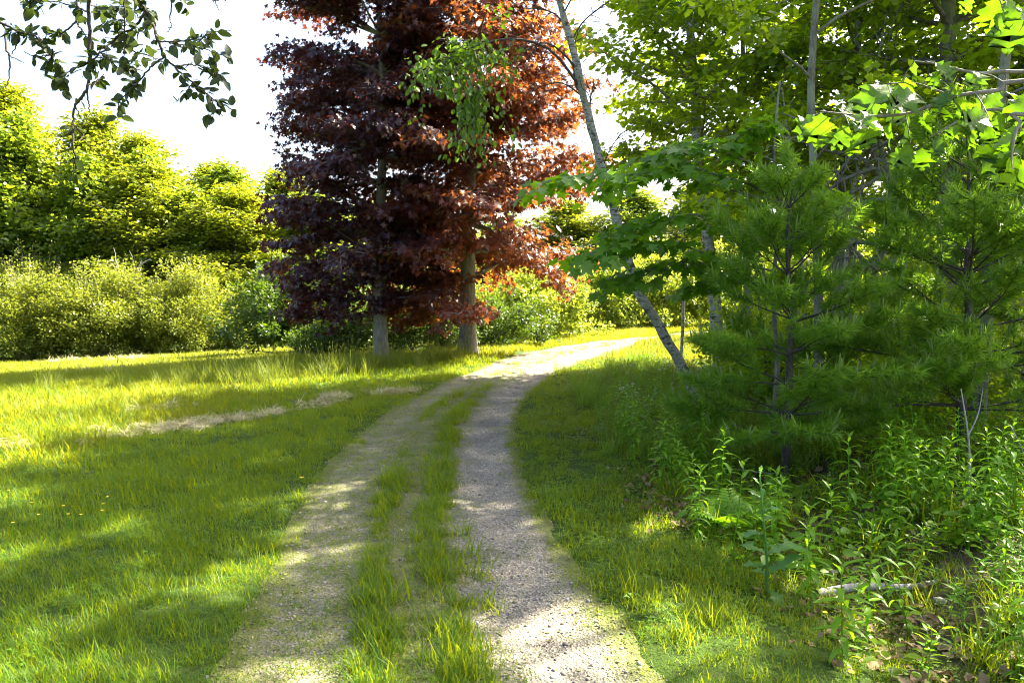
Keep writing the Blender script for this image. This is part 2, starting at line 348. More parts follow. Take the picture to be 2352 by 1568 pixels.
gx = graded(-600, 600, -12, 10, 0.16, 1.09); gy = graded(-120, 900, 0.5, 24, 0.16, 1.08)
X, Y = np.meshgrid(gx, gy)
U = path_u(X, Y).reshape(X.shape)
Z = terrain(X, Y) - 0.035 * sstep(1.0, 0.8, np.abs(U)) * (Y < 60)
b = MB(); ny, nx = X.shape
ii = (np.arange(ny - 1)[:, None] * nx + np.arange(nx - 1)[None]).ravel()
b.add(np.stack([X, Y, Z], -1).reshape(-1, 3), np.stack([ii, ii + 1, ii + nx + 1, ii + nx], 1))
gme = b.mesh('ground', ground_mat(), True)
dr = np.asarray(X - np.interp(Y, ER[:, 1], ER[:, 0]))
woodmask = sstep(0.9, 1.9, dr + 0.35 * np.sin(Y * 1.7) + 0.2 * np.sin(Y * 4.1)) * sstep(24, 16, Y)
a_ = gme.attributes.new('wood', 'FLOAT', 'POINT'); a_.data.foreach_set('value', woodmask.ravel().astype(np.float32))
go = tag(link('ground', gme), 'turf and woodland soil under the grass', None, None, 'structure')

# track surface: a strip with two worn ruts
pu = np.linspace(-1.2, 1.2, 57)
ps = np.concatenate([np.arange(0, 30, 0.08), np.arange(30, PS[-1], 0.4)])
cxs = np.interp(ps, PS, PC[:, 0]); cys = np.interp(ps, PS, PC[:, 1]); hws = np.interp(ps, PS, PHW)
tx = np.interp(ps, PS, PT[:, 0]); ty = np.interp(ps, PS, PT[:, 1])
PX = cxs[:, None] + pu[None] * hws[:, None] * ty[:, None]; PY = cys[:, None] - pu[None] * hws[:, None] * tx[:, None]
def rut(u): return -0.022 * np.exp(-((u - 0.55) / 0.25) ** 2) - 0.02 * np.exp(-((u + 0.62) / 0.25) ** 2)
def rag(x, y): return 0.5 * np.sin(x * 7.1 + 2.3 * y) * np.cos(y * 5.3 - x) + 0.5 * np.sin(x * 13 - y * 9.7 + 1) + 0.4 * np.sin(y * 21 + x * 17)
def track_z(x, y, u): return terrain(x, y) + rut(u) - 0.05 * sstep(0.84, 1.16, np.abs(u) + 0.05 * rag(x, y)) + 0.004
PZ = track_z(PX, PY, pu[None])
b = MB(); m_, n_ = PX.shape
ii = (np.arange(m_ - 1)[:, None] * n_ + np.arange(n_ - 1)[None]).ravel()
b.add(np.stack([PX, PY, PZ], -1).reshape(-1, 3), np.stack([ii, ii + 1, ii + n_ + 1, ii + n_], 1))
pme = b.mesh('path', path_mat(), True)
uu = np.broadcast_to(pu[None], PX.shape); yy = PY
moss = 0.60 - 0.55 * np.exp(-((uu - 0.58 + 0.10 * np.sin(yy * 0.5)) / 0.30) ** 2) - 0.16 * np.exp(-((uu + 0.6) / 0.28) ** 2) - 0.22 * sstep(10, 16, yy) + 0.42 * sstep(0.78, 1.0, np.abs(uu))
a_ = pme.attributes.new('moss', 'FLOAT', 'POINT'); a_.data.foreach_set('value', moss.ravel().astype(np.float32))
tag(link('path', pme), 'curving two-rut gravel track with moss between the wheel marks', None, None, 'structure')
# ---------------------------------------------------------------- leaf shapes (stem at the origin, tip along +Y, upper side +Z)
def fan(outline, centre, cup=0.0, droop=0.0):
    o = np.array(outline, float); c = np.array([centre], float)
    v2 = np.concatenate([c, o]); n = len(o)
    z = cup * np.abs(v2[:, 0]) - droop * v2[:, 1] ** 2
    v = np.column_stack([v2, z]); i = np.arange(n)
    return v, np.column_stack([np.zeros(n, int), 1 + i, 1 + (i + 1) % n])

def mirror(half):
    h = np.array(half, float); r = h[::-1].copy(); r[:, 0] *= -1
    keep = r[(np.abs(r[:, 0]) > 1e-6)]
    return np.concatenate([h, keep])

T_SIMPLE = (np.array([(0, 0, 0), (-0.34, 0.45, 0.07), (0, 1, -0.06), (0.34, 0.45, 0.07)]), np.array([(0, 1, 2), (0, 2, 3)])[:, ::-1].copy())
T_MAPLE = fan(mirror([(0, 0), (0.22, 0.02), (0.50, 0.10), (0.30, 0.34), (0.56, 0.66), (0.20, 0.62), (0, 1.0)]), (0, 0.36), 0.10, 0.14)
T_MAPLE_S = fan(mirror([(0, 0), (0.52, 0.06), (0.22, 0.33), (0.54, 0.66), (0.15, 0.58), (0, 1.05)]), (0, 0.38), 0.14, 0.22)
def stemfan(outline, cup, droop):
    o = np.array(outline, float); v = np.column_stack([o, cup * np.abs(o[:, 0]) - droop * o[:, 1] ** 2]); n = len(o)
    return v, np.array([(0, i, i + 1) for i in range(1, n - 1)])
T_WOOD = stemfan(mirror([(0, 0), (0.45, 0.18), (0.30, 0.40), (0.40, 0.66), (0, 1.0)]), 0.12, 0.16)
T_OVAL = fan(mirror([(0, 0), (0.22, 0.2), (0.30, 0.48), (0.2, 0.8), (0, 1.0)]), (0, 0.48), 0.16, 0.18)

def strip_leaf(width, n=5, arch=0.35, fold=0.12, peak=0.4):
    t = np.linspace(0, 1, n); w = width * np.sin(np.pi * np.clip(t, 0, 1) ** (math.log(0.5) / math.log(peak))) ; w[0] = width * 0.12; w[-1] = 0
    ang = arch * t * 2; y = np.concatenate([[0], np.cumsum(np.cos(ang[:-1]) / (n - 1))]); z = -np.concatenate([[0], np.cumsum(np.sin(ang[:-1]) / (n - 1))])
    v = []
    for k in range(n): v += [(-w[k], y[k], z[k] + fold * w[k]), (0, y[k], z[k] - fold * w[k]), (w[k], y[k], z[k] + fold * w[k])]
    f = []
    for k in range(n - 1):
        a = 3 * k; f += [(a, a + 1, a + 4), (a, a + 4, a + 3), (a + 1, a + 2, a + 5), (a + 1, a + 5, a + 4)]
    return np.array(v, float), np.array(f)
T_LANCE = strip_leaf(0.12, 5, 0.35)
T_LANCE2 = strip_leaf(0.11, 5, 0.6)

def oak_outline(rg):
    """pointed-lobed oak leaf, seven lobes with bristle tips"""
    h = [(0.0, 0.0), (0.05, 0.06), (0.14, 0.12), (0.25, 0.17), (0.20, 0.24), (0.22, 0.29), (0.36, 0.33), (0.47, 0.42), (0.36, 0.45), (0.33, 0.50), (0.44, 0.58), (0.52, 0.70), (0.38, 0.67), (0.28, 0.70), (0.31, 0.79), (0.32, 0.88), (0.20, 0.82), (0.11, 0.86), (0.10, 0.93)]
    l = [(x * rg.uniform(0.9, 1.1), y + rg.uniform(-0.015, 0.015)) for x, y in h]; r = [(-x * rg.uniform(0.88, 1.1), y + rg.uniform(-0.02, 0.02)) for x, y in h[1:]]
    return l + [(rg.uniform(-0.03, 0.03), 1.02)] + r[::-1]

def blade_leaf(outline, cup, droop, ribs=True, wave=0.0, ph=0.0):
    """big leaf: outline joined to a bent midrib so that it folds and curls"""
    o = np.array(outline, float); n = len(o); mid_y = np.linspace(0, 1, 9)
    v2 = np.concatenate([np.column_stack([np.zeros(9), mid_y]), o, o * np.array([[0.55, 1.0]])])
    x, y = v2[:, 0], v2[:, 1]
    z = cup * np.abs(x) - droop * y ** 2 + wave * np.sin(9 * y + ph + 3 * x) * np.abs(x)
    v = np.column_stack([x, y, z]); f = []
    def near(yv): return int(np.clip(round(yv * 8), 0, 8))
    for i in range(n):
        j = (i + 1) % n; a, b_ = 9 + i, 9 + j; a2, b2 = 9 + n + i, 9 + n + j
        f += [(a, b_, b2), (a, b2, a2)]
        m1, m2 = near(o[i, 1]), near(o[j, 1]); f.append((a2, b2, m2))
        if m1 != m2: f.append((a2, m2, m1))
    return v, np.array(f)

# ---------------------------------------------------------------- growing wood and foliage
def walk(rg, p, d, length, n, wob=0.08, pull=0.0):
    pts = [np.array(p, float)]; d = nrm(d)
    for _ in range(n):
        d = nrm(d + rg.normal(0, wob, 3) + np.array([0, 0, pull])); pts.append(pts[-1] + d * length / n)
    return np.array(pts)

def along(pts, f):
    seg = np.linalg.norm(np.diff(pts, axis=0), axis=1); s = np.concatenate([[0], np.cumsum(seg)]); q = np.asarray(f) * s[-1]
    return np.stack([np.interp(q, s, pts[:, k]) for k in range(3)], -1)

def direction(pts, f):
    return nrm(along(pts, min(1, f + 0.04)) - along(pts, max(0, f - 0.04)))

class Foliage:
    def __init__(self): self.p = []; self.d = []; self.n = []; self.s = []; self.t = []
    def add(self, p, d, n, s, t): self.p.append(p); self.d.append(d); self.n.append(n); self.s.append(s); self.t.append(t)
    def into(self, mb, tpl):
        if self.p: mb.leaves(tpl, np.concatenate(self.p), np.concatenate(self.d), np.concatenate(self.n), np.concatenate(self.s), np.concatenate(self.t))
        return mb

def shoot_leaves(rg, fol, pts, spacing, size, t0=0.0, jit=0.06, droop=0.35, flat=0.35, tint=0.5, outward=None):
    """leaves in two ranks along a shoot, blades near level and nodding outward"""
    L = np.linalg.norm(np.diff(pts, axis=0), axis=1).sum(); n = max(2, int(L * (1 - t0) / spacing))
    f = np.clip(np.linspace(t0, 1, n) + rg.normal(0, 0.03, n), 0, 1); p = along(pts, f)
    ax = nrm(pts[-1] - pts[0]); side = np.cross(ax, (0, 0, 1)); side = nrm(side) if np.linalg.norm(side) > 0.05 else np.array([1.0, 0, 0])
    sg = np.where(np.arange(n) % 2, 1, -1)[:, None]
    d = ax * rg.uniform(0.3, 1.0, (n, 1)) + side * sg * rg.uniform(0.3, 1.1, (n, 1)) + rg.normal(0, 0.3, (n, 3)); d[:, 2] -= droop * rg.uniform(0.3, 1.7, n)
    nn = np.array([0, 0, 1.0]) + rg.normal(0, flat, (n, 3)) + 0.25 * ax
    s = size * rg.uniform(0.6, 1.2, n)
    p = p + side * sg * size * 0.35 + rg.normal(0, jit, (n, 3)) * np.array([1, 1, 0.7])
    fol.add(p, d, nn, s, np.clip(tint + rg.normal(0, 0.22, n), 0, 1))

def leafy_limb(rg, wood, fol, start, d, L, r, size, spacing, nsub=8, wob=0.10, pull=-0.01, bare=0.2, fanw=0.9, sub_pull=-0.03, tint=0.5, flat=0.35, droop=0.35, jit=0.06, sub_scale=1.0, sub_up=0.1):
    pts = walk(rg, start, d, L, 7, wob, pull)
    wood.tube(pts, np.linspace(r, 0.005, 8), 5)
    for k in range(nsub):
        f = bare + (1 - bare) * (k + rg.uniform(0, 0.9)) / nsub; f = min(f, 0.98)
        base = along(pts, f); ax = direction(pts, f)
        side = nrm(np.cross(ax, (0, 0, 1)) + 1e-6) * (1 if k % 2 else -1)
        sd = ax * rg.uniform(0.5, 1.0) + side * fanw * rg.uniform(0.5, 1.1) + np.array([0, 0, sub_up + rg.normal(0, 0.18)])
        sl = sub_scale * (0.25 + 0.42 * L * (1 - f * 0.75)) * rg.uniform(0.7, 1.2)
        sp = walk(rg, base, sd, sl, 4, 0.12, sub_pull)
        wood.tube(sp, np.linspace(max(0.004, r * 0.3), 0.003, 5), 3)
        shoot_leaves(rg, fol, sp, spacing, size, 0.1, jit, droop, flat, tint + rg.normal(0, 0.08))
    shoot_leaves(rg, fol, pts[4:], spacing, size, 0.0, jit, droop, flat, tint)
    return pts

def trunk_tube(wood, pts, r0, r1, sides=12, flare=0.5):
    n = len(pts); t = np.linspace(0, 1, n); rad = r0 + (r1 - r0) * t; rad[0] *= 1 + flare
    if n > 3: rad[1] *= 1 + flare * 0.15
    wood.tube(pts, rad, sides)

def smooth_poly(pts, n):
    pts = np.asarray(pts, float); m = len(pts); t = np.arange(m); q = np.linspace(0, m - 1, n); out = []
    P = np.concatenate([[2 * pts[0] - pts[1]], pts, [2 * pts[-1] - pts[-2]]])
    for s in q:
        i = min(int(s), m - 2); f = s - i; p0, p1, p2, p3 = P[i], P[i + 1], P[i + 2], P[i + 3]
        out.append(0.5 * (2 * p1 + (p2 - p0) * f + (2 * p0 - 5 * p1 + 4 * p2 - p3) * f * f + (3 * p1 - p0 - 3 * p2 + p3) * f ** 3))
    return np.array(out)

def finish_tree(root, wood, crown_mb, bark, leaf, crown_name='crown'):
    wood.build('trunk', bark, root, True)
    if crown_mb is not None and crown_mb.n: crown_mb.build(crown_name, leaf, root, False, 'stuff')
    return root

def tree(name, label, cat, base, seed, height, r0, z0, env, nbr, leaf_size, spacing, leafm, bark, tpl=T_SIMPLE, lean=(0, 0), trunk=None, group=None, nsub=8, elev=(0.05, 0.9), flat=0.35, droop=0.35, pull=-0.01, tint=0.5, fanw=0.9, jit=0.06, bare=0.2, skip=None, sub_scale=1.0, wob=0.1, extra=None, r_top=0.02, ragged=(0.8, 1.12)):
    """trunk in local coordinates with limbs that reach env(z, azimuth); crown of single leaves"""
    rg = R(seed); root = thing(name, label, cat, base, group)
    wood = MB(); fol = Foliage()
    if trunk is None: trunk = np.array([[lean[0] * q + rg.normal(0, 0.04) * (q > 0), lean[1] * q + rg.normal(0, 0.04) * (q > 0), -0.15 * (q == 0) + height * q] for q in np.linspace(0, 1, 9)])
    tp = smooth_poly(trunk, 22); trunk_tube(wood, tp, r0, r_top)
    H = tp[-1, 2]
    for k in range(nbr):
        q = (k + 0.5) / nbr; z = z0 + (H - z0) * (q ** 0.92) * 0.985
        az = k * 2.39996 + rg.normal(0, 0.35)
        if skip is not None and skip(z, az): continue
        L = env(z, az) * rg.uniform(*ragged)
        if L < 0.15: continue
        i = np.abs(tp[:, 2] - z).argmin(); st = tp[i]
        e = elev[0] + (elev[1] - elev[0]) * q + rg.normal(0, 0.1)
        d = np.array([math.cos(az) * math.cos(e), math.sin(az) * math.cos(e), math.sin(e)])
        rr = max(0.012, 0.3 * (r0 + (r_top - r0) * q) * min(1.3, L / 2))
        leafy_limb(rg, wood, fol, st, d, L, rr, leaf_size, spacing, nsub, wob, pull, bare, fanw, -0.03, tint + rg.normal(0, 0.1), flat, droop, jit, sub_scale)
    if extra: extra(rg, wood, fol, tp)
    cm = fol.into(MB(), tpl)
    return finish_tree(root, wood, cm, bark, leafm)

def bush(name, label, cat, base, seed, rx, ry, rz, lumps, per, size, leafm, bark, tpl=T_SIMPLE, group=None, lump_r=0.35, tint=0.5, sharp=1.0, stems=10, spikes=0, fill=0.35):
    rg = R(seed); root = thing(name, label, cat, base, group); fol = Foliage(); wood = MB()
    for k in range(lumps):
        az = rg.uniform(0, 2 * math.pi); w = rg.uniform(0, 1) ** 0.8; el = math.asin(min(1, w)); rr = rg.uniform(0.62, 1.1) if k > lumps * fill else rg.uniform(0.3, 0.8)
        c = np.array([rx * math.cos(az) * math.cos(el) * rr, ry * math.sin(az) * math.cos(el) * rr, rz * (0.06 + 0.94 * math.sin(el) ** sharp * rr)])
        if k < stems:
            wood.tube(smooth_poly([np.array([c[0] * 0.15, c[1] * 0.15, -0.12]), np.array([c[0] * 0.5, c[1] * 0.5, c[2] * 0.55]), c], 6), np.linspace(0.035, 0.008, 6), 5)
        n = int(per * rg.uniform(0.6, 1.4)); lr = lump_r * rg.uniform(0.6, 1.3)
        q = rg.normal(0, 1, (n, 3)); q = nrm(q) * (rg.uniform(0.15, 1, (n, 1)) ** 0.5) * lr * np.array([1, 1, 0.75])
        out = nrm(c * np.array([1, 1, 0.8]) + 1e-6); d = nrm(q) * 0.6 + out * 0.6 + rg.normal(0, 0.5, (n, 3)); d[:, 2] -= 0.15
        nn = np.array([0, 0, 0.9]) + out * 0.5 + rg.normal(0, 0.45, (n, 3))
        pp = c + q; pp[:, 2] = np.maximum(pp[:, 2], 0.03)
        fol.add(pp, d, nn, size * rg.uniform(0.6, 1.25, n), np.clip(tint + rg.normal(0, 0.1) + rg.normal(0, 0.2, n), 0, 1))
    for k in range(spikes):
        az = rg.uniform(0, 2 * math.pi); el = rg.uniform(0.5, 1.4); c = np.array([rx * math.cos(az) * math.cos(el) * .85, ry * math.sin(az) * math.cos(el) * .85, rz * math.sin(el) * .9])
        sp = walk(rg, c, nrm(c) + np.array([0, 0, 0.9]), rg.uniform(0.3, 0.9) * rz * 0.4, 4, 0.1)
        wood.tube(sp, np.linspace(0.008, 0.003, 5), 3); shoot_leaves(rg, fol, sp, size * 0.5, size, 0.0, 0.04, 0.1, 0.5, tint)
    cm = fol.into(MB(), tpl)
    wood.build('stem', bark, root, True, 'stuff'); cm.build('foliage', leafm, root, False, 'stuff')
    return root

def split_leaves(fol, tpl, mat, root, base, count=300):
    """the leaves standing nearest the viewer become parts of their own, the rest stays for the joined crown"""
    p, d, n, s, t = (np.concatenate(q) for q in (fol.p, fol.d, fol.n, fol.s, fol.t))
    rank = np.linalg.norm(p + np.asarray(base) - np.array([0, 0, EYE]), axis=1) / s
    order = np.argsort(rank); own, rest = order[:count], order[count:]
    meshes = [MB().add(tpl[0], tpl[1], v).mesh('leaf', mat) for v in (0.15, 0.4, 0.6, 0.85)]
    for i in own:
        o = link('leaf', meshes[int(np.clip(t[i] * 4, 0, 3))], root); o.matrix_local = basis(p[i], d[i], n[i], s[i])
    out = Foliage(); out.add(p[rest], d[rest], n[rest], s[rest], t[rest])
    return out
# ---------------------------------------------------------------- crimson maples
def prof(zs, rs): return lambda z, az: float(np.interp(z, zs, rs))
def near_az(az, c, w): return abs((az - c + math.pi) % (2 * math.pi) - math.pi) < w

m1 = on_ground(-3.24, 18.5); m2 = on_ground(-1.10, 18.6)
p1 = prof([0.6, 1.2, 2, 5, 8, 10.5, 13], [2.0, 2.35, 2.65, 2.95, 2.85, 1.9, 0.2])
def env1(z, az): return p1(z, az) * (0.62 if math.cos(az) > 0.3 else 1.0)
def skip1(z, az): return near_az(az, -math.pi / 2, 0.55) and (3.1 < z < 4.8 or z < 1.5) or (z < 1.35 and math.cos(az) > -0.2)
tree('crimson_maple', 'dark red maple with pale bare lower trunk beside the track', 'tree', m1, 11, 13.2, 0.20, 1.05, env1, 142, 0.138, 0.0178, M['crimson_shaded'], M['mapbark'],
     T_MAPLE_S, trunk=np.array([(0.0, 0, -0.2), (0.0, 0, 0.6), (-0.03, 0, 1.6), (0.0, 0, 3.0), (0.08, 0, 4.6), (0.12, 0, 6.2), (0.05, 0, 8.5), (0, 0, 11), (0, 0, 13.2)]),
     nsub=11, jit=0.10, elev=(-0.02, 0.8), flat=0.5, droop=0.55, ragged=(0.72, 1.16), pull=-0.035, tint=0.38, skip=skip1, bare=0.12)
p2 = prof([0.8, 1.5, 3, 5, 7, 9, 11.5, 13.5], [2.0, 2.7, 3.2, 3.25, 2.9, 2.4, 1.6, 0.2])
def env2(z, az): return p2(z, az) * (0.8 if math.cos(az) < -0.4 else 1.0)
def skip2(z, az): return z < 1.5 and near_az(az, -math.pi / 2, 0.6) or z < 2.0 and near_az(az, 0, 0.9)
tree('crimson_maple', 'dark red maple with brown furrowed trunk, its crown glowing orange on the sunny side', 'tree', m2, 23, 13.6, 0.21, 1.25, env2, 150, 0.138, 0.0178, M['crimson'], M['greybark'],
     T_MAPLE_S, lean=(0.1, 0), nsub=11, jit=0.10, elev=(-0.02, 0.8), flat=0.5, droop=0.55, ragged=(0.72, 1.16), pull=-0.035, tint=0.55, skip=skip2, bare=0.12)

# ---------------------------------------------------------------- tree line across the field
FAR = 'trees in the line across the field'
penv = prof([0.5, 2, 5, 9, 12, 14], [1.8, 2.9, 3.4, 3.0, 1.7, 0.3])
fa = tree('broadleaf_tree', 'tall rounded yellow-green tree, highest of the line across the field', 'tree', on_ground(-29.5, 45), 31, 14.0, 0.24, 1.2, penv, 130, 0.215, 0.026, M['far'], M['greybark'], T_SIMPLE, nsub=10, elev=(0.1, 0.95), flat=0.6, droop=0.55, jit=0.28, bare=0.1, wob=0.16, ragged=(0.55, 1.28), tint=0.55, group=FAR)
fb = tree('broadleaf_tree', 'rounded yellow-green tree beside the highest tree of the line', 'tree', on_ground(-25.0, 46), 37, 13.0, 0.22, 1.0, prof([0.5, 2, 5, 8, 11, 13], [2.0, 2.9, 3.2, 2.9, 1.7, 0.3]), 130, 0.21, 0.026, M['far'], M['greybark'], T_SIMPLE, nsub=10, elev=(0.1, 1.0), flat=0.6, droop=0.55, jit=0.28, bare=0.1, wob=0.16, ragged=(0.55, 1.28), tint=0.48, group=FAR)
fc = tree('broadleaf_tree', 'slender fresh green tree in the dip of the sloping tree line', 'tree', on_ground(-20.6, 43), 39, 12.0, 0.18, 0.8, prof([0.5, 2, 5, 8, 10, 12], [1.6, 2.3, 2.7, 2.3, 1.5, 0.2]), 120, 0.19, 0.032, M['far2'], M['deadwood'], T_WOOD, nsub=8, elev=(0.3, 1.1), flat=0.7, droop=0.5, jit=0.26, bare=0.1, tint=0.5, group=FAR, wob=0.16, ragged=(0.5, 1.3))
fc.scale = (1.1, 1.1, 0.95)
fa.scale = (1.28, 1.28, 1.12)
fb.scale = (1.28, 1.28, 1.1)
far_spots = [  # base x, y, source, height factor, label
    (-35.0, 45, fb, 1.18, 'tall yellow-green tree at the field corner past the highest tree'),
    (-32.2, 49, fb, 1.1, 'yellow-green tree standing in behind the highest tree of the line'),
    (-22.0, 45, fa, 0.90, 'broad yellow-green tree where the tree line starts to step down'),
    (-18.6, 47, fb, 0.86, 'slimmer yellow-green tree midway down the sloping tree line'),
    (-16.6, 44, fc, 0.88, 'lower yellow-green tree above the hedge end across the field'),
    (-14.0, 46, fb, 0.80, 'lower yellow-green tree showing beside the dark red crown'),
    (-11.2, 43, fc, 0.72, 'green tree half hidden behind the dark red maple crowns'),
    (-8.0, 45, fb, 0.62, 'green tree seen in gaps between the dark red maple crowns'),
    (-4.5, 46, fa, 0.52, 'low green tree far behind the red maple trunks'),
    (-0.5, 48, fc, 0.6, 'low green tree past the red maples where the sky opens'),
    (3.5, 47, fa, 0.50, 'low green tree far off above the bend of the track'),
    (7.5, 46, fc, 0.62, 'low green tree far off behind the leaning birch'),
    (12.0, 44, fa, 0.60, 'green tree far off beyond the upright birch'),
    (17.0, 42, fc, 0.76, 'green tree far off beyond the pines'),
    (-30.0, 41.0, fc, 1.05, 'fresh green tree low before the tallest crown of the line'), (-20.0, 41.5, fb, 0.78, 'rounded tree standing forward where the line steps down'), (-14.9, 41.0, fa, 0.62, 'low tree standing forward at the end of the hedge'), (-17.8, 42.0, fc, 0.74, 'fresh green tree above the hedge where the line is lowest'),
    (-27.4, 42.5, fc, 1.12, 'fresh green tree standing before the highest tree of the line'),
    (-33.0, 42.0, fc, 1.0, 'fresh green tree at the near corner of the far tree line'),
    (-23.6, 42.0, fc, 0.92, 'fresh green tree filling between the two tallest crowns and the step'),
    (23.0, 40, fa, 0.70, 'green tree far off beyond the bushy pine'),
]
for i, (x, y, src, k, lab) in enumerate(far_spots):
    copy_tree(src, lab, on_ground(x, y), i * 1.7, 1.02 + 0.3 * k * 0.6, FAR, sz=k)

# ---------------------------------------------------------------- bushes
HB = 'bushes along the far edge of the field'
h1 = bush('field_bush', 'rounded olive bush at the open end of the field hedge', 'bush', on_ground(-22.5, 34.5), 41, 3.2, 2.4, 4.2, 150, 190, 0.125, M['bush'], M['greybark'], group=HB, lump_r=0.66, tint=0.5, spikes=60)
h2 = bush('field_bush', 'broad olive bush in the middle of the field hedge', 'bush', on_ground(-18.8, 35.0), 43, 3.4, 2.6, 4.0, 150, 190, 0.13, M['bush'], M['greybark'], group=HB, lump_r=0.75, tint=0.6, spikes=50, sharp=0.75)
hs = [(-27.5, 35.0, 1.0, 1.0, 'olive bush at the field corner under the highest trees'), (-24.6, 38.5, 1.1, 1.25, 'taller olive bush set back behind the hedge'), (-15.4, 35.6, 0.9, 1.0, 'tall olive bush at the hedge end near the mounded shrub'),
      (-12.6, 37.5, 0.85, 0.8, 'small olive bush tucked behind the mounded shrub')]
for i, (x, y, s, k, lab) in enumerate(hs): copy_tree(h2 if i % 2 == 0 else h1, lab, on_ground(x, y), 1.3 + i * 2.1, s, HB, sz=k)
bush('vine_mound', 'dark mounded shrub with a smooth sloping side behind the red maples', 'bush', on_ground(-6.6, 24.0), 47, 2.7, 2.2, 3.0, 170, 120, 0.13, M['vine_shaded'], M['darkbark'], lump_r=0.42, tint=0.6, sharp=0.8, spikes=25)
UB = 'shrubs behind the red maples'
u1 = bush('shade_shrub', 'dark leafy shrub behind the pale maple trunk', 'bush', on_ground(-3.8, 21.6), 53, 1.7, 1.3, 1.7, 90, 95, 0.10, M['vine_shaded'], M['darkbark'], group=UB, lump_r=0.32, tint=0.5, spikes=12)
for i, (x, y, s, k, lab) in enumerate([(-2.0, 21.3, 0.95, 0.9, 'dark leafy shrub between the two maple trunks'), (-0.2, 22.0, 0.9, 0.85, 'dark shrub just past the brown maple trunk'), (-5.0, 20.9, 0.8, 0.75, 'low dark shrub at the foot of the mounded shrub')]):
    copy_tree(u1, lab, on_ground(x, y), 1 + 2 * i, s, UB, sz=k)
LB = 'sunlit shrubs beyond the track'
l1 = bush('sunlit_shrub', 'bright sprawling shrub beside the track just past the maples', 'bush', on_ground(1.0, 25.4), 59, 2.1, 1.6, 2.2, 110, 100, 0.13, M['litbush'], M['deadwood'], group=LB, lump_r=0.38, tint=0.6, spikes=30)
for i, (x, y, s, k, lab) in enumerate([(-1.4, 25.6, 0.9, 0.9, 'bright shrub showing between the maple trunk and the track'), (3.4, 31.0, 1.15, 1.35, 'tall bright shrub on the far side of the bend'), (6.2, 32.0, 1.15, 1.5, 'bright shrub behind the leaning birch trunk'),
        (9.2, 32.5, 1.1, 1.5, 'bright shrub behind the upright birch'), (8.0, 23.0, 1.0, 1.25, 'bright shrub in the clearing past the first pine'), (11.0, 22.0, 1.1, 1.5, 'bright shrub in the clearing between the pines'), (14.2, 21.0, 1.2, 1.6, 'bright shrub deep in the clearing behind the bushy pine'),
        (0.4, 33.0, 1.2, 1.5, 'bright shrub standing off from the bend in the field'), (-3.5, 30.0, 1.2, 1.3, 'bright shrub out behind the maple trunks'), (13.0, 30.0, 1.3, 1.9, 'tall bright shrub far back in the clearing'), (18.0, 25.0, 1.3, 1.9, 'tall bright shrub at the far side of the clearing')]):
    copy_tree(l1, lab, on_ground(x, y), 0.7 + 1.9 * i, s, LB, sz=k)

US = 'understory shrubs in the wood'
us = bush('understory_shrub', 'leafy green shrub in the wood behind the first pine', 'bush', on_ground(3.9, 11.4), 63, 1.1, 0.9, 1.5, 60, 70, 0.085, M['wood'], M['greybark'], group=US, lump_r=0.3, tint=0.7, spikes=25)
for i, (x, y, s, k, lab) in enumerate([(6.2, 10.9, 1.1, 1.2, 'leafy green shrub in the wood between the two pines'), (8.4, 11.4, 1.2, 1.3, 'leafy green shrub in the wood behind the bushy pine'), (5.2, 15.0, 1.2, 1.1, 'leafy green shrub near the foot of the upright birch'), (7.6, 14.2, 1.3, 1.4, 'leafy green shrub near the foot of the thick grey trunk'), (4.6, 9.3, 0.8, 0.75, 'low leafy shrub close behind the two pines')]):
    copy_tree(us, lab, on_ground(x, y), 1 + i * 1.7, s, US, sz=k)

# bleached dead shrub in the field hedge
rg = R(61); dt = thing('dead_shrub', 'bleached leafless shrub standing among the olive bushes', 'shrub', on_ground(-20.4, 36.6)); wd = MB()
for k in range(9):
    p = walk(rg, (rg.normal(0, 0.2), rg.normal(0, 0.2), -0.1), (rg.normal(0, 0.35), rg.normal(0, 0.3), 1), rg.uniform(4.2, 5.6), 8, 0.10)
    wd.tube(p, np.linspace(0.07, 0.015, 9), 5)
    for j in range(6):
        f = rg.uniform(0.5, 0.97); q = walk(rg, along(p, f), direction(p, f) + rg.normal(0, 0.6, 3), rg.uniform(0.5, 1.3), 4, 0.15); wd.tube(q, np.linspace(0.025, 0.008, 5), 4)
wd.build('branch', M['deadwood'], dt, True)

# ---------------------------------------------------------------- leaning birch
bb = on_ground(2.61, 10.45)
bpix = [(1612, 945), (1585, 880), (1545, 800), (1500, 730), (1455, 640), (1432, 560), (1402, 450), (1372, 340), (1342, 225), (1312, 105), (1286, 0), (1262, -110), (1240, -240)]
bt = np.array([at(x, y, 10.45) - bb for x, y in bpix]); bt[0, 2] = -0.15
br = thing('leaning_birch', 'leaning birch with peeling white bark and bare twigs near its top', 'tree', bb); wood = MB(); twig = MB(); fol = Foliage(); rg = R(71)
tp = smooth_poly(bt, 40); rr = np.interp(np.linspace(0, 1, 40), [0, 0.1, 0.5, 0.75, 1], [0.095, 0.072, 0.06, 0.05, 0.025]); rr = rr * (1 + 0.06 * np.sin(np.arange(40) * 1.9) + 0.05 * np.sin(np.arange(40) * 4.3)); tp[2:] += rg.normal(0, 0.012, tp[2:].shape); wood.tube(tp, rr, 12)
for k in range(9):
    i = rg.integers(6, 36); dk = nrm(rg.normal(0, 1, 3)); wood.tube(np.array([tp[i], tp[i] + dk * rr[i] * 1.15, tp[i] + dk * (rr[i] + rg.uniform(0.01, 0.05))]), [0.022, 0.016, 0.008], 5)
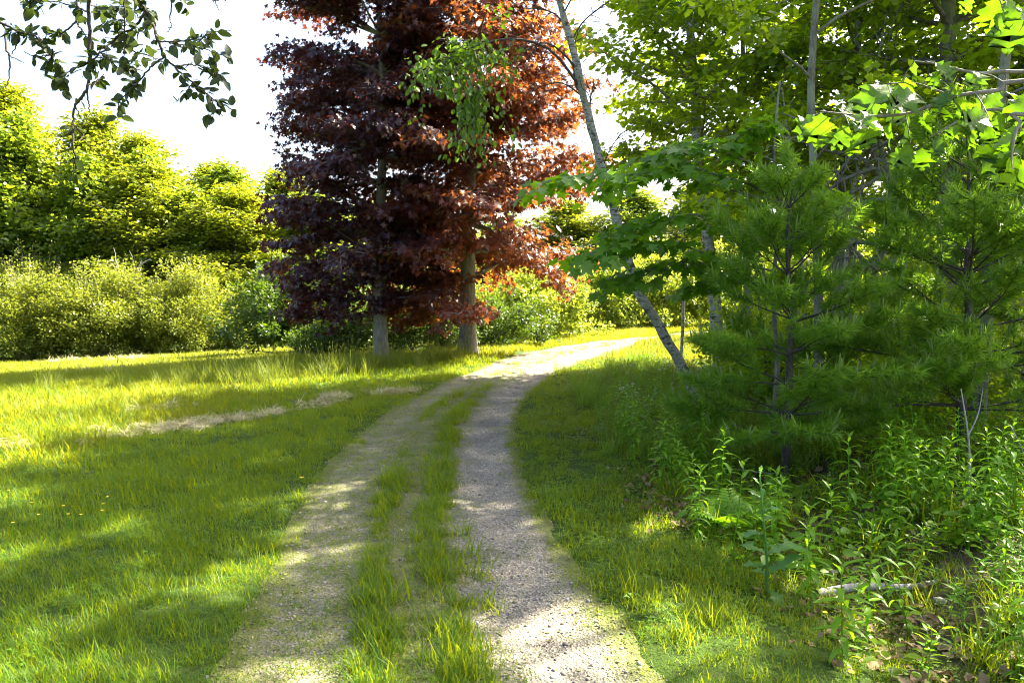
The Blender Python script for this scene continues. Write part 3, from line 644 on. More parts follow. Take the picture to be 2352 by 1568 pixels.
def bl(pix, r, yoff=0.0, tw=4, n=14):
    pts = smooth_poly(np.array([at(x, y, 10.45 + yoff * k / max(1, len(pix) - 1)) - bb for k, (x, y) in enumerate(pix)]), n); twig.tube(pts, np.linspace(r * 0.62, 0.004, n), 6)
    for _ in range(tw):
        f = rg.uniform(0.3, 0.97); twig.tube(walk(rg, along(pts, f), direction(pts, f) + rg.normal(0, 0.7, 3), rg.uniform(0.2, 0.5), 4, 0.2), np.linspace(0.008, 0.003, 5), 3)
    return pts
bl([(1338, 215), (1322, 190), (1318, 120), (1328, 70)], 0.045, 0.1, 6)
bl([(1355, 280), (1356, 230), (1364, 190), (1360, 180)], 0.02, 0.0, 4)
bl([(1384, 385), (1400, 345), (1425, 310), (1440, 298)], 0.014, -0.2, 3)
bl([(1325, 160), (1300, 130), (1270, 105), (1240, 100), (1200, 120)], 0.03, -0.3, 10)
bl([(1340, 225), (1310, 200), (1280, 190), (1240, 200), (1210, 215)], 0.022, 0.3, 8)
bl([(1300, 60), (1270, 30), (1225, 20), (1180, 25)], 0.022, 0.2, 10)
bl([(1310, 100), (1340, 50), (1390, 10), (1430, -20)], 0.022, 0.2, 10)
bl([(1295, 30), (1320, -10), (1370, -40)], 0.02, -0.3, 10)
bl([(1365, 240), (1340, 235), (1322, 232)], 0.012, -0.1, 2)
bl([(1412, 400), (1440, 360), (1470, 340), (1500, 345)], 0.012, 0.3, 4)
# leafy bough that hangs in front of the red crown
lp = bl([(1335, 205), (1270, 120), (1190, 90), (1110, 100), (1040, 130), (990, 150)], 0.035, -0.9, 6)
for k in range(46):
    f = rg.uniform(0.45, 1.0); s0 = along(lp, f) + rg.normal(0, 0.12, 3) + np.array([0, 0, -0.05]); q = walk(rg, s0, (rg.normal(-0.25, 0.8), rg.normal(-0.1, 0.6), rg.normal(-0.45, 0.4)), rg.uniform(0.3, 0.7), 4, 0.15, -0.06)
    twig.tube(q, np.linspace(0.006, 0.002, 5), 3); shoot_leaves(rg, fol, q, 0.026, 0.085, 0.0, 0.06, 0.6, 0.6, 0.5)
for k in range(12):
    s0 = along(lp, 0.72) + np.array([rg.normal(0.1, 0.15), rg.normal(0, 0.15), -0.5]); q = walk(rg, s0, (rg.normal(0, 0.25), rg.normal(0, 0.25), -1), rg.uniform(0.6, 1.0), 4, 0.1, -0.05)
    twig.tube(q, np.linspace(0.006, 0.002, 5), 3); shoot_leaves(rg, fol, q, 0.026, 0.085, 0.0, 0.06, 0.6, 0.6, 0.5)
twig.build('branch', M['darkbark'], br, True, 'stuff'); finish_tree(br, wood, split_leaves(fol, T_OVAL, M['birchleaf'], br, bb).into(MB(), T_OVAL), M['birchbark'], M['birchleaf'])

# ---------------------------------------------------------------- upright birch and the wood
ub = on_ground(3.95, 14.0)
utr = np.array([at(x, y, 14.0) - ub for x, y in [(1660, 870), (1648, 770), (1638, 660), (1622, 520), (1606, 380), (1598, 250), (1590, 130), (1580, 0), (1570, -120), (1566, -160)]]); utr[0, 2] = -0.2
tree('upright_birch', 'straight slender birch with mottled grey trunk at the edge of the wood', 'tree', ub, 83, 8, 0.13, 3.3, prof([3, 5, 6.5, 8], [2.0, 2.3, 1.8, 0.6]), 44, 0.125, 0.028, M['wood'], M['birchbark'], T_WOOD, trunk=utr, nsub=10, elev=(0.1, 0.8), flat=0.4, droop=0.4, tint=0.5, jit=0.09, r_top=0.05)
WG = 'trees of the roadside wood'
def wenv(z, az): return float(np.interp(z, [1.5, 3, 5, 8, 10.5, 12], [1.2, 2.1, 2.7, 2.7, 1.7, 0.3]))
wa = tree('woodland_tree', 'thick grey trunked tree rising behind the bushy pine', 'tree', on_ground(7.0, 12.0), 91, 12, 0.19, 2.6, wenv, 66, 0.135, 0.037, M['wood'], M['greybark'], T_WOOD, nsub=10, elev=(0.1, 0.9), flat=0.45, droop=0.4, jit=0.1, tint=0.5, group=WG, lean=(-0.3, 0.2))
wb = tree('woodland_tree', 'grey trunked tree standing behind the first pine', 'tree', on_ground(5.75, 13.4), 97, 11, 0.12, 2.2, wenv, 66, 0.13, 0.037, M['wood'], M['greybark'], T_WOOD, nsub=10, elev=(0.15, 1.0), flat=0.45, droop=0.4, jit=0.1, tint=0.55, group=WG, lean=(0.5, 0.3))
wc = tree('woodland_tree', 'slim leafy tree at the edge of the wood beside the upright birch', 'tree', on_ground(4.7, 14.9), 101, 9.0, 0.085, 1.8, lambda z, az: wenv(z, az) * 0.9, 58, 0.13, 0.037, M['wood'], M['greybark'], T_WOOD, nsub=10, elev=(0.2, 1.0), flat=0.45, droop=0.4, jit=0.1, tint=0.6, group=WG, lean=(-0.3, -0.2))
wd_ = tree('woodland_tree', 'thinly leaved slim tree behind the bushy pine', 'tree', on_ground(6.6, 9.6), 113, 12.5, 0.08, 2.6, lambda z, az: wenv(z * 0.93, az) * 1.0, 19, 0.13, 0.017, M['wood'], M['greybark'], T_WOOD, nsub=8, sub_scale=0.75, bare=0.4, elev=(0.2, 0.8), flat=0.45, droop=0.4, jit=0.1, tint=0.6, group=WG, lean=(0.4, 0.2))
for i, (x, y, src, s, k, lab) in enumerate([
    (9.6, 12.2, wb, 1.0, 1.0, 'grey trunked tree in the wood off the shoulder of the bushy pine'), (6.9, 15.6, wc, 1.1, 1.0, 'slim tree deep in the wood between the birch and the thick grey trunk'), (10.4, 15.5, wa, 0.95, 0.95, 'leafy tree deep in the wood behind the thick grey trunk'),
    (12.4, 13.6, wc, 1.1, 1.05, 'slim tree deep in the wood behind the bushy pine'), (5.3, 8.5, wd_, 0.9, 0.9, 'thinly leaved tree rising between the two roadside pines'), (7.5, 7.1, wd_, 0.95, 0.85, 'added shade-casting tree out of view beside the young oak'), (4.0, 9.7, wd_, 0.8, 0.9, 'thinly leaved slim tree straight behind the first pine'), (9.0, 9.4, wd_, 1.0, 0.95, 'thinly leaved tree beyond the bushy pine')]):  # the tree by the young oak is added out of view to shade the verge
    copy_tree(src, lab, on_ground(x, y), 0.9 + i * 1.35, s, WG, sz=k)

# thin pale stems in the wood
SG = 'thin pale stems in the wood'
rg = R(103); t0 = thing('pale_sapling', 'thin pale bare stem standing in the wood behind the pines', 'sapling', on_ground(5.25, 12.2), SG); w0 = MB()
pp = walk(rg, (0, 0, -0.15), (0.05, 0, 1), 6.0, 9, 0.04); w0.tube(pp, np.linspace(0.045, 0.012, 10), 7)
for k in range(14): f = rg.uniform(0.35, 1); w0.tube(walk(rg, along(pp, f), rg.normal(0, 0.7, 3) + np.array([0, 0, 0.5]), rg.uniform(0.4, 1.1), 4, 0.15), np.linspace(0.012, 0.004, 5), 3)
w0.build('stem', M['birchbark'], t0, True)
for i, (x, y, s) in enumerate([(5.5, 12.5, 1.0), (6.15, 12.0, 0.9), (6.45, 12.6, 1.05), (4.5, 11.3, 0.8), (8.1, 11.5, 1.1), (3.6, 16.0, 0.9)]):
    copy_tree(t0, t0['label'], on_ground(x, y), i * 1.1, s, SG)

# tangled half-dead tree with crooked limbs
rg = R(107); tb = on_ground(5.0, 10.2); tg = thing('tangled_tree', 'crooked half-dead tree with a tangle of grey limbs behind the first pine', 'tree', tb); wd = MB(); fol = Foliage()
tk = smooth_poly([(0, 0, -0.15), (0.1, 0, 0.8), (-0.1, 0.1, 1.7), (0.15, 0, 2.6), (-0.1, 0, 3.6)], 14); wd.tube(tk, np.linspace(0.09, 0.04, 14), 8)
for k in range(17):
    f = rg.uniform(0.4, 1.0); az = rg.uniform(0, 2 * math.pi); e = rg.uniform(-0.1, 0.6)
    q = walk(rg, along(tk, f), (math.cos(az) * math.cos(e) * (1.2), math.sin(az) * math.cos(e) * 0.7, math.sin(e)), rg.uniform(1.0, 2.3), 9, 0.28); wd.tube(q, np.linspace(0.035, 0.008, 10), 5)
    for j in range(7):
        g = rg.uniform(0.2, 1); q2 = walk(rg, along(q, g), direction(q, g) + rg.normal(0, 0.8, 3), rg.uniform(0.25, 0.8), 5, 0.3); wd.tube(q2, np.linspace(0.012, 0.004, 6), 4)
        if rg.random() < 0.35: shoot_leaves(rg, fol, q2, 0.06, 0.075, 0.2, 0.05, 0.3, 0.5, 0.6)
finish_tree(tg, wd, fol.into(MB(), T_OVAL), M['greybark'], M['wood'])

# ---------------------------------------------------------------- young maple with tiers of broad leaves
sb = on_ground(2.9, 8.3); rg = R(109); sm = thing('maple_sapling', 'young green maple with tiers of broad leaves crossing the leaning birch', 'sapling', sb); wd = MB(); fol = Foliage()
stp = smooth_poly(np.array([(0, 0, -0.1), (0.05, 0, 0.8), (-0.02, 0, 1.6), (0.02, 0, 2.4), (-0.05, 0, 3.1), (0.0, 0, 3.9)]), 14); wd.tube(stp, np.linspace(0.035, 0.01, 14), 7)
def sl(pix, Y0, Y1, z0=None, r=0.014, spread=0.55, nsub=13, size=0.15, sp=0.036):
    n = len(pix); pts = np.array([at(x, y, Y0 + (Y1 - Y0) * k / (n - 1)) - sb for k, (x, y) in enumerate(pix)])
    f = np.clip((pts[0, 2]) / 3.9, 0.05, 0.97); pts = np.concatenate([[along(stp, f * 0.95)], pts]); pts = smooth_poly(pts, 12); wd.tube(pts, np.linspace(r, 0.004, 12), 5)
    for k in range(nsub):
        g = 0.25 + 0.75 * k / nsub; ax = direction(pts, g); side = nrm(np.cross(ax, (0, 0, 1))) * (1 if k % 2 else -1)
        q = walk(rg, along(pts, g), ax * 0.7 + side * rg.uniform(0.4, 1.0) + np.array([0, 0, -0.05]), spread * rg.uniform(0.5, 1.1), 3, 0.1, -0.05); wd.tube(q, np.linspace(0.005, 0.002, 4), 3)
        shoot_leaves(rg, fol, q, sp, size, 0.1, 0.04, 0.45, 0.28, 0.5)
    shoot_leaves(rg, fol, pts[5:], sp, size, 0.0, 0.04, 0.5, 0.28, 0.5)
sl([(1620, 420), (1540, 395), (1460, 400), (1370, 405), (1290, 410), (1240, 420)], 8.0, 7.4)
sl([(1640, 400), (1560, 375), (1480, 385), (1420, 420)], 8.2, 8.6)
sl([(1660, 350), (1600, 330), (1540, 345), (1500, 360)], 8.2, 7.6, spread=0.4)
sl([(1660, 520), (1590, 490), (1520, 505), (1450, 520), (1400, 545)], 8.0, 7.7)
sl([(1640, 590), (1560, 560), (1480, 560), (1400, 570), (1330, 590)], 8.1, 7.5)
sl([(1660, 620), (1590, 600), (1520, 610), (1450, 630), (1390, 645)], 8.2, 7.9)
sl([(1720, 420), (1780, 400), (1850, 420)], 8.3, 8.0)
sl([(1720, 540), (1790, 520), (1850, 540)], 8.4, 8.6)
sl([(1700, 640), (1650, 640), (1590, 665)], 8.2, 8.8, spread=0.4)
sl([(1690, 330), (1720, 300), (1750, 290)], 8.3, 8.2, spread=0.4)
finish_tree(sm, wd, split_leaves(fol, T_MAPLE, M['sap'], sm, sb).into(MB(), T_MAPLE), M['greybark'], M['sap'])
# ---------------------------------------------------------------- white pines
T_NEEDLE = (np.array([(-0.04, 0, 0), (0.04, 0, 0), (0, 1, 0)]), np.array([(0, 1, 2)]))
def pine(name, label, base, seed, height, r0, env, forks=(), whorl=0.27, nb=5, z0=0.45, dens=1.0, tint=0.45):
    rg = R(seed); root = thing(name, label, 'pine', base); wood = MB(); nf = Foliage(); cf = MB()
    tr = np.array([[rg.normal(0, 0.02) * (q > 0), rg.normal(0, 0.02) * (q > 0), -0.15 * (q == 0) + height * q] for q in np.linspace(0, 1, 8)]); tp = smooth_poly(tr, 20); wood.tube(tp, np.linspace(r0, 0.008, 20), 8)
    def tuft(p, ax, n, ln, tt):
        a = rg.uniform(0, 2 * math.pi, n); ref = nrm(np.cross(ax, (0.3, 0.2, 0.9))); r2 = np.cross(ax, ref)
        sp = rg.uniform(0.5, 1.25, n)[:, None]
        d = ax * rg.uniform(0.45, 1.0, (n, 1)) + (np.cos(a)[:, None] * ref + np.sin(a)[:, None] * r2) * sp + np.array([0, 0, -0.12])
        pos = p + ax * rg.uniform(-0.07, 0.07, (n, 1))
        nf.add(pos, d, rg.normal(0, 1, (n, 3)), ln * rg.uniform(0.75, 1.2, n), np.clip(tt + rg.normal(0, 0.3, n), 0, 1))
    def shoot(q, tt):
        L = np.linalg.norm(np.diff(q, axis=0), axis=1).sum(); m = max(2, int(L * 0.85 / 0.09))
        for f in np.linspace(0.45, 1.0, m): tuft(along(q, f), direction(q, f), int(46 * dens), 0.105, tt)
        tip = q[-1]; ax = direction(q, 0.98)
        for c in range(rg.choice([0, 1, 2, 2, 3])):
            d = nrm(np.array([0, 0, 1.0]) + 0.45 * ax + rg.normal(0, 0.16, 3)); ln = rg.uniform(0.06, 0.15)
            cf.tube(np.array([tip, tip + d * ln * 0.5, tip + d * ln]), [0.0055, 0.007, 0.0025], 5, rg.uniform(0.2, 0.9))
    def limb(st, d, L, r):
        q = walk(rg, st, d, L, 6, 0.07, 0.035); wood.tube(q, np.linspace(r * 0.6, 0.003, 7), 5); tt = tint + rg.normal(0, 0.1)
        shoot(along(q, np.linspace(0.6, 1, 4)), tt)
        n = max(4, int(L * 11))
        for k in range(n):
            f = 0.28 + 0.70 * (k + 0.5) / n; ax = direction(q, f); sd = nrm(np.cross(ax, (0, 0, 1))) * (1 if k % 2 else -1)
            s2 = walk(rg, along(q, f), ax * 0.9 + sd * rg.uniform(0.5, 1.0) + np.array([0, 0, rg.uniform(-0.05, 0.3)]), (0.14 + 0.34 * L * (1 - f)) * rg.uniform(0.7, 1.2), 3, 0.08, 0.05)
            wood.tube(s2, np.linspace(0.004, 0.002, 4), 3); shoot(s2, tt)
    z = z0; w = 0
    while z < height - 0.1:
        for k in range(nb):
            az = w * 0.7 + k * 2 * math.pi / nb + rg.normal(0, 0.2); L = env(z, az) * rg.uniform(0.75, 1.15); e = 0.05 + 0.75 * (z / height) ** 1.5 + rg.normal(0, 0.08)
            i = np.abs(tp[:, 2] - z).argmin()
            limb(tp[i] + np.array([0, 0, rg.normal(0, 0.02)]), np.array([math.cos(az) * math.cos(e), math.sin(az) * math.cos(e), math.sin(e)]), L, 0.012 + 0.006 * L)
        z += whorl * rg.uniform(0.85, 1.15); w += 1
    for (zf, d, L) in forks: limb(np.array([0, 0, zf]), np.array(d, float), L, 0.022)
    limb(tp[-2], np.array([0, 0, 1.0]), 0.35, 0.01)
    wood.build('trunk', M['pinebark'], root, True); nf.into(MB(), T_NEEDLE).build('crown', M['needle'], root, False, 'stuff'); cf.build('candle', M['candle'], root, False, 'stuff')
    return root
pine('white_pine', 'young white pine with an open forked stem at the edge of the verge', on_ground(2.54, 6.9), 121, 2.75, 0.042, lambda z, az: float(np.interp(z, [0.4, 0.8, 1.4, 2.0, 2.75], [0.95, 1.05, 0.8, 0.62, 0.2])), forks=[(1.55, (-0.6, 0.1, 1.0), 1.1), (1.6, (0.75, -0.1, 0.7), 1.0), (1.7, (0.1, 0.3, 1), 0.9)], whorl=0.27, nb=5, z0=0.38)
pine('white_pine', 'dense bushy white pine, the broader of the roadside pines', on_ground(4.25, 7.05), 127, 3.05, 0.055, lambda z, az: float(np.interp(z, [0.4, 0.9, 1.7, 2.4, 3.05], [1.2, 1.45, 1.3, 0.95, 0.25])), whorl=0.26, nb=5, z0=0.45, dens=1.0, tint=0.5)
pine('white_pine', 'white pine filling in behind the bushy pine', on_ground(5.9, 8.0), 131, 3.3, 0.055, lambda z, az: float(np.interp(z, [0.4, 0.9, 1.7, 2.5, 3.3], [1.2, 1.4, 1.25, 0.9, 0.25])), whorl=0.32, nb=5, z0=0.6, tint=0.4)

# ---------------------------------------------------------------- oak spray overhead (tree stands beside the viewer)
def cp(x, y, Y=2.4): return at(x * 0.3 + 1803, y * 0.3, Y)
ob = on_ground(2.75, 2.35); rg = R(139); ok = thing('red_oak', 'young oak reaching broad backlit pointed leaves over the verge', 'tree', ob); wd = MB()
otr = smooth_poly(np.array([(0, 0, -0.15), (0.03, 0.02, 0.8), (-0.02, 0, 1.6), (0.03, 0, 2.4), (0, 0.02, 3.3)]), 14); wd.tube(otr, np.linspace(0.045, 0.02, 14), 8)
BR = [[(2000, 620), (1640, 690), (1290, 740), (980, 860), (690, 890), (420, 870), (270, 850)], [(2000, 900), (1810, 930), (1650, 840), (1430, 870), (1290, 950), (1100, 1060)], [(2000, 560), (1480, 560), (1160, 490), (990, 470)],
      [(2000, 900), (1800, 950), (1740, 1150), (1740, 1300)], [(2000, -120), (1790, -40), (1620, -50), (1440, -40)], [(1290, 740), (1000, 640), (800, 640)]]
BP = []
for k, pix in enumerate(BR):
    Y0 = 2.4 + 0.06 * (k % 3 - 1); pts = np.array([cp(x, y, Y0) for x, y in pix]) - ob
    if pix[0][0] == 2000: pts = np.concatenate([[otr[np.abs(otr[:, 2] - (pts[0, 2] - 0.15)).argmin()]], pts])
    pts = smooth_poly(pts, 26); BP.append(pts); wd.tube(pts, np.linspace(0.009 if pix[0][0] == 2000 else 0.004, 0.0018, 26), 5)
BALL = np.concatenate(BP)
oak_meshes = []
for k in range(5):
    r5 = R(150 + k); v, f = blade_leaf(oak_outline(r5), [0.16, 0.28, 0.10, 0.22, 0.34][k], [0.18, 0.35, 0.28, 0.45, 0.15][k], wave=0.22, ph=k * 1.3); v[:, :2] *= 1.0
    tt = np.full(len(v), r5.uniform(0.1, 0.5)); tt[:9] = 1.0; oak_meshes.append(MB().add(v, f, tt).mesh('leaf', M['oakleaf'], True))
LV = [(280, 860, 250, 1100), (230, 880, 140, 1010), (350, 930, 300, 1150), (490, 960, 415, 1110), (410, 835, 590, 960), (600, 930, 640, 1130), (560, 1010, 530, 1200), (690, 900, 700, 1010), (800, 640, 600, 770), (700, 720, 690, 850), (780, 830, 910, 940),
      (940, 880, 950, 1090), (820, 930, 750, 1120), (960, 1100, 860, 1270), (1050, 1130, 1050, 1290), (990, 470, 1000, 600), (1150, 480, 1290, 560), (1170, 540, 1150, 650), (930, 590, 930, 720), (1000, 720, 840, 800), (1150, 790, 1240, 880), (1090, 850, 1080, 970),
      (1280, 620, 1330, 740), (1340, 740, 1400, 870), (1430, 960, 1430, 1120), (1330, 950, 1250, 1060), (1180, 1040, 1170, 1170), (1640, 700, 1490, 890), (1690, 700, 1840, 780), (1560, 900, 1390, 930), (1640, 850, 1640, 1030), (1790, 950, 1540, 1270),
      (1800, 1000, 1670, 1190), (1740, 1150, 1690, 1340), (1800, 1200, 1800, 1420), (1740, 1300, 1660, 1430), (1580, 1080, 1520, 1230), (1620, -30, 1570, 230), (1720, -20, 1740, 180), (1790, 30, 1700, 360), (1440, -20, 1360, 90), (1829, 0, 1880, 200),
      (1050, 900, 1130, 1030), (1480, 720, 1560, 850), (1560, 960, 1580, 1100), (860, 720, 780, 840), (1220, 700, 1180, 800), (1860, 700, 1800, 900), (1880, 900, 1860, 1100), (1500, 560, 1420, 660), (640, 860, 560, 960), (1680, 100, 1620, 240)]
for k, (x0, y0, x1, y1) in enumerate(LV):
    Y0 = 2.4 + rg.uniform(-0.14, 0.14); a = cp(x0, y0, Y0) - ob; bb_ = cp(x1, y1, Y0 + rg.uniform(-0.05, 0.05)) - ob
    s = np.linalg.norm(bb_ - a) * 1.12; q = BALL[np.linalg.norm(BALL - a, axis=1).argmin()]
    wd.tube(smooth_poly(np.array([q, (q + a) / 2 + np.array([0, 0, 0.006]), a]), 5), np.linspace(0.0022, 0.0014, 5), 4)
    o = link('leaf', oak_meshes[k % 5], ok); n = np.array([rg.normal(0, 0.55), -0.75 + rg.normal(0, 0.35), 0.75]); o.matrix_local = basis(a, bb_ - a, n, s)
wd.build('trunk', M['greybark'], ok, True)

# ---------------------------------------------------------------- apple tree: drooping twigs against the sky
ab = on_ground(-4.3, 4.7); rg = R(149); ap = thing('apple_tree', 'apple tree letting dark leafy twigs hang against the sky', 'tree', ab); wd = MB()
atr = smooth_poly(np.array([(-4.3, 4.7, -0.2), (-4.25, 4.7, 0.9), (-4.05, 4.6, 2.0), (-3.5, 4.4, 3.1), (-2.7, 4.2, 3.62), (-1.9, 4.05, 3.85), (-1.2, 4.0, 3.8)]), 24) - np.array([ab[0], ab[1], 0]); wd.tube(atr, np.linspace(0.12, 0.02, 24), 9)
AB = [  # twig path in picture units, depth, thickness, leaf density
    ([(200, -60), (204, 40), (205, 140), (201, 200), (173, 245), (167, 280), (169, 327), (171, 370), (166, 402)], 4.0, 0.011, 0.35, 0.5), ([(-70, 20), (0, 51), (44, 74), (82, 84), (100, 105), (125, 120)], 4.0, 0.009, 1.2, 0.8), ([(-40, 30), (8, 56), (14, 112), (22, 128), (22, 170), (14, 202)], 4.05, 0.008, 0.0, 0.0),
    ([(180, -60), (177, 0), (176, 50), (190, 72), (205, 92)], 4.1, 0.008, 1.0, 1.0), ([(283, -60), (286, 20), (286, 93), (280, 165)], 3.9, 0.006, 0.9, 1.0), ([(290, -60), (322, 5), (346, 44), (364, 93), (378, 131), (402, 154), (444, 191), (486, 224), (535, 252)], 4.0, 0.010, 1.3, 1.0),
    ([(335, 30), (304, 65), (269, 86), (231, 121), (201, 145), (163, 163), (135, 190)], 4.0, 0.007, 1.5, 1.0), ([(364, 95), (400, 96), (443, 91), (490, 75), (532, 70)], 3.9, 0.005, 1.3, 1.0), ([(390, 100), (430, 104), (467, 112), (530, 134)], 4.05, 0.005, 1.4, 1.0), ([(402, 152), (444, 150), (486, 163), (505, 182)], 4.0, 0.005, 1.4, 1.0),
    ([(378, 131), (345, 155), (320, 185), (300, 205), (272, 240), (279, 262)], 3.95, 0.005, 1.6, 1.0), ([(395, -40), (390, 42), (395, 58), (385, 75)], 4.1, 0.005, 0.3, 1.0), ([(480, -40), (495, 5), (503, 26)], 4.1, 0.004, 0.1, 1.0), ([(490, 2), (540, -2)], 4.1, 0.004, 0.1, 1.0), ([(410, -40), (425, 5), (430, 25)], 4.0, 0.005, 1.8, 1.0),
    ([(231, 121), (255, 140), (290, 150), (330, 165)], 3.9, 0.005, 1.6, 1.0), ([(269, 86), (300, 115), (340, 128), (370, 140)], 4.1, 0.005, 1.2, 1.0), ([(120, 115), (118, 150), (140, 190), (160, 215)], 4.0, 0.005, 1.5, 1.0), ([(176, 50), (145, 75), (110, 80), (90, 100)], 3.9, 0.005, 1.5, 1.0), ([(486, 224), (490, 250), (485, 268)], 4.0, 0.004, 1.9, 1.0),
    ([(444, 191), (420, 220), (405, 235)], 4.0, 0.004, 1.6, 1.0), ([(201, 200), (204, 240), (206, 255)], 4.0, 0.005, 0.0, 0.0), ([(201, 195), (220, 190), (238, 170)], 3.95, 0.004, 1.3, 1.0), ([(167, 300), (150, 312), (128, 315)], 4.0, 0.004, 0.0, 0), ([(168, 285), (185, 305), (192, 312), (178, 325)], 4.0, 0.004, 0, 0), ([(170, 362), (155, 372), (140, 375)], 4.0, 0.004, 0, 0), ([(172, 245), (182, 262), (184, 268)], 4.0, 0.003, 0, 0),
    ([(203, 10), (240, 20), (270, 15), (310, 20)], 4.05, 0.005, 1.9, 1.0), ([(204, 30), (170, 15), (130, 5), (80, 5), (45, 12)], 4.05, 0.005, 1.3, 1.0), ([(286, 60), (250, 50), (225, 62)], 3.95, 0.004, 1.6, 1.0), ([(120, 125), (85, 130), (55, 118)], 4.0, 0.004, 1.4, 1.0), ([(346, 44), (330, 65), (300, 60), (262, 40)], 3.9, 0.004, 1.5, 1.0), ([(22, 128), (55, 145)], 4.0, 0.003, 0, 0), ([(44, 74), (40, 100), (25, 126)], 4.0, 0.005, 0, 0)]
apple_meshes = []
for k in range(5):
    r5 = R(170 + k); h = [(0, 0), (0.13, 0.06), (0.27, 0.22), (0.33, 0.42), (0.29, 0.64), (0.17, 0.84), (0.06, 0.95)]
    ol = [(x * r5.uniform(0.85, 1.1), y) for x, y in h] + [(0, 1.02)] + [(-x * r5.uniform(0.85, 1.1), y) for x, y in h[1:]][::-1]
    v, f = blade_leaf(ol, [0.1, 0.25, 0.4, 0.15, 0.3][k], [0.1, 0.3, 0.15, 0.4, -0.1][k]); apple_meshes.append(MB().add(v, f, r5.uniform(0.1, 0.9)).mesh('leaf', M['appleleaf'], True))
nleaf = 0; arest = Foliage()
for pix, Y0, r, dens, _ in AB:
    pts = np.array([at(x, y, Y0 + 0.05 * math.sin(k * 2.1 + Y0 * 9)) for k, (x, y) in enumerate(pix)]) - ab
    if pix[0][1] < -30 or pix[0][0] < -30: pts = np.concatenate([[atr[8:][np.linalg.norm(atr[8:] - pts[0], axis=1).argmin()]], pts])
    n = 6 * len(pts); q = smooth_poly(pts, n); q += rg.normal(0, 0.0025, q.shape); wd.tube(q, np.linspace(r, max(0.0018, r * 0.3), n), 5)
    vis = q[(q + ab)[:, 2] < 3.3]; L = np.linalg.norm(np.diff(vis, axis=0), axis=1).sum() if len(vis) > 2 else 0
    for j in range(int(L * 5)):   # fruit spurs
        f = rg.uniform(0.1, 1); s0 = along(vis, f); wd.tube(np.array([s0, s0 + rg.normal(0, 0.012, 3), s0 + rg.normal(0, 0.022, 3)]), [0.0025, 0.002, 0.0015], 4)
    for j in range(int(L * dens * 22)):
        f = rg.uniform(0.12, 1.0); s0 = along(vis, f) + rg.normal(0, 0.008, 3)
        for c in range(rg.choice([1, 2, 2, 3])):
            if nleaf < 300 and rg.random() < 0.58: own = True
            else: own = False
            d = nrm(rg.normal(0, 0.8, 3) + direction(vis, f) * 0.5 + np.array([0, 0, -0.15])); s = rg.uniform(0.04, 0.074)
            nv = np.array([rg.normal(0, 0.6), rg.normal(-0.3, 0.6), 0.8])
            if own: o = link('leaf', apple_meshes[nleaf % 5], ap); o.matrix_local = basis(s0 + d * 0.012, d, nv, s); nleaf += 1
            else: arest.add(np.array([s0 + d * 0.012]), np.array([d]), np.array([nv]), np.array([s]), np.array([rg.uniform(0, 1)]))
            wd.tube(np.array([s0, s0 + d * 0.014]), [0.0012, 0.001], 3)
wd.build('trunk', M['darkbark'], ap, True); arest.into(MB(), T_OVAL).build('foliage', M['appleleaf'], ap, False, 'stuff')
# ---------------------------------------------------------------- ground cover: scattered blades
def wave2(x, y, sc, seed):
    r = R(seed); o = np.zeros_like(np.asarray(x, float))
    for k in range(7):
        a = r.uniform(0, 2 * math.pi); f = sc * r.uniform(0.6, 1.8); o = o + np.sin((x * math.cos(a) + y * math.sin(a)) * f + r.uniform(0, 6.3))
    return o / 3.7

def scatter(name, label, variants, pos, rot, scl, which, kind='stuff'):
    me = bpy.data.meshes.new(name); n = len(pos); me.vertices.add(n); me.vertices.foreach_set('co', np.asarray(pos, np.float32).ravel())
    a = me.attributes.new('rot', 'FLOAT_VECTOR', 'POINT'); a.data.foreach_set('vector', np.asarray(rot, np.float32).ravel())
    a = me.attributes.new('scl', 'FLOAT', 'POINT'); a.data.foreach_set('value', np.asarray(scl, np.float32))
    a = me.attributes.new('which', 'INT', 'POINT'); a.data.foreach_set('value', np.asarray(which, np.int32))
    o = link(name, me, None, kind); tag(o, label)
    ng = bpy.data.node_groups.new(name, 'GeometryNodeTree'); ng.interface.new_socket('Geometry', in_out='INPUT', socket_type='NodeSocketGeometry'); ng.interface.new_socket('Geometry', in_out='OUTPUT', socket_type='NodeSocketGeometry')
    N, L = ng.nodes, ng.links; gi = N.new('NodeGroupInput'); go_ = N.new('NodeGroupOutput'); jn = N.new('GeometryNodeJoinGeometry')
    def attr(nm, ty):
        q = N.new('GeometryNodeInputNamedAttribute'); q.data_type = ty; q.inputs['Name'].default_value = nm; return [s for s in q.outputs if s.enabled and s.name == 'Attribute'][0]
    er = N.new('FunctionNodeEulerToRotation'); L.new(attr('rot', 'FLOAT_VECTOR'), er.inputs[0]); sc = attr('scl', 'FLOAT'); wh = attr('which', 'INT')
    for k, vm in enumerate(variants):
        src = bpy.data.objects.new(name + '_piece', vm)
        oi = N.new('GeometryNodeObjectInfo'); oi.inputs['Object'].default_value = src
        cmp_ = N.new('FunctionNodeCompare'); cmp_.data_type = 'INT'; cmp_.operation = 'EQUAL'
        ins = [s for s in cmp_.inputs if s.enabled]; L.new(wh, ins[0]); ins[1].default_value = k
        ip = N.new('GeometryNodeInstanceOnPoints'); L.new(gi.outputs[0], ip.inputs['Points']); L.new(cmp_.outputs[0], ip.inputs['Selection']); L.new(oi.outputs['Geometry'], ip.inputs['Instance']); L.new(er.outputs[0], ip.inputs['Rotation']); L.new(sc, ip.inputs['Scale'])
        L.new(ip.outputs[0], jn.inputs[0])
    L.new(jn.outputs[0], go_.inputs[0])
    md = o.modifiers.new('scatter', 'NODES'); md.node_group = ng
    return o

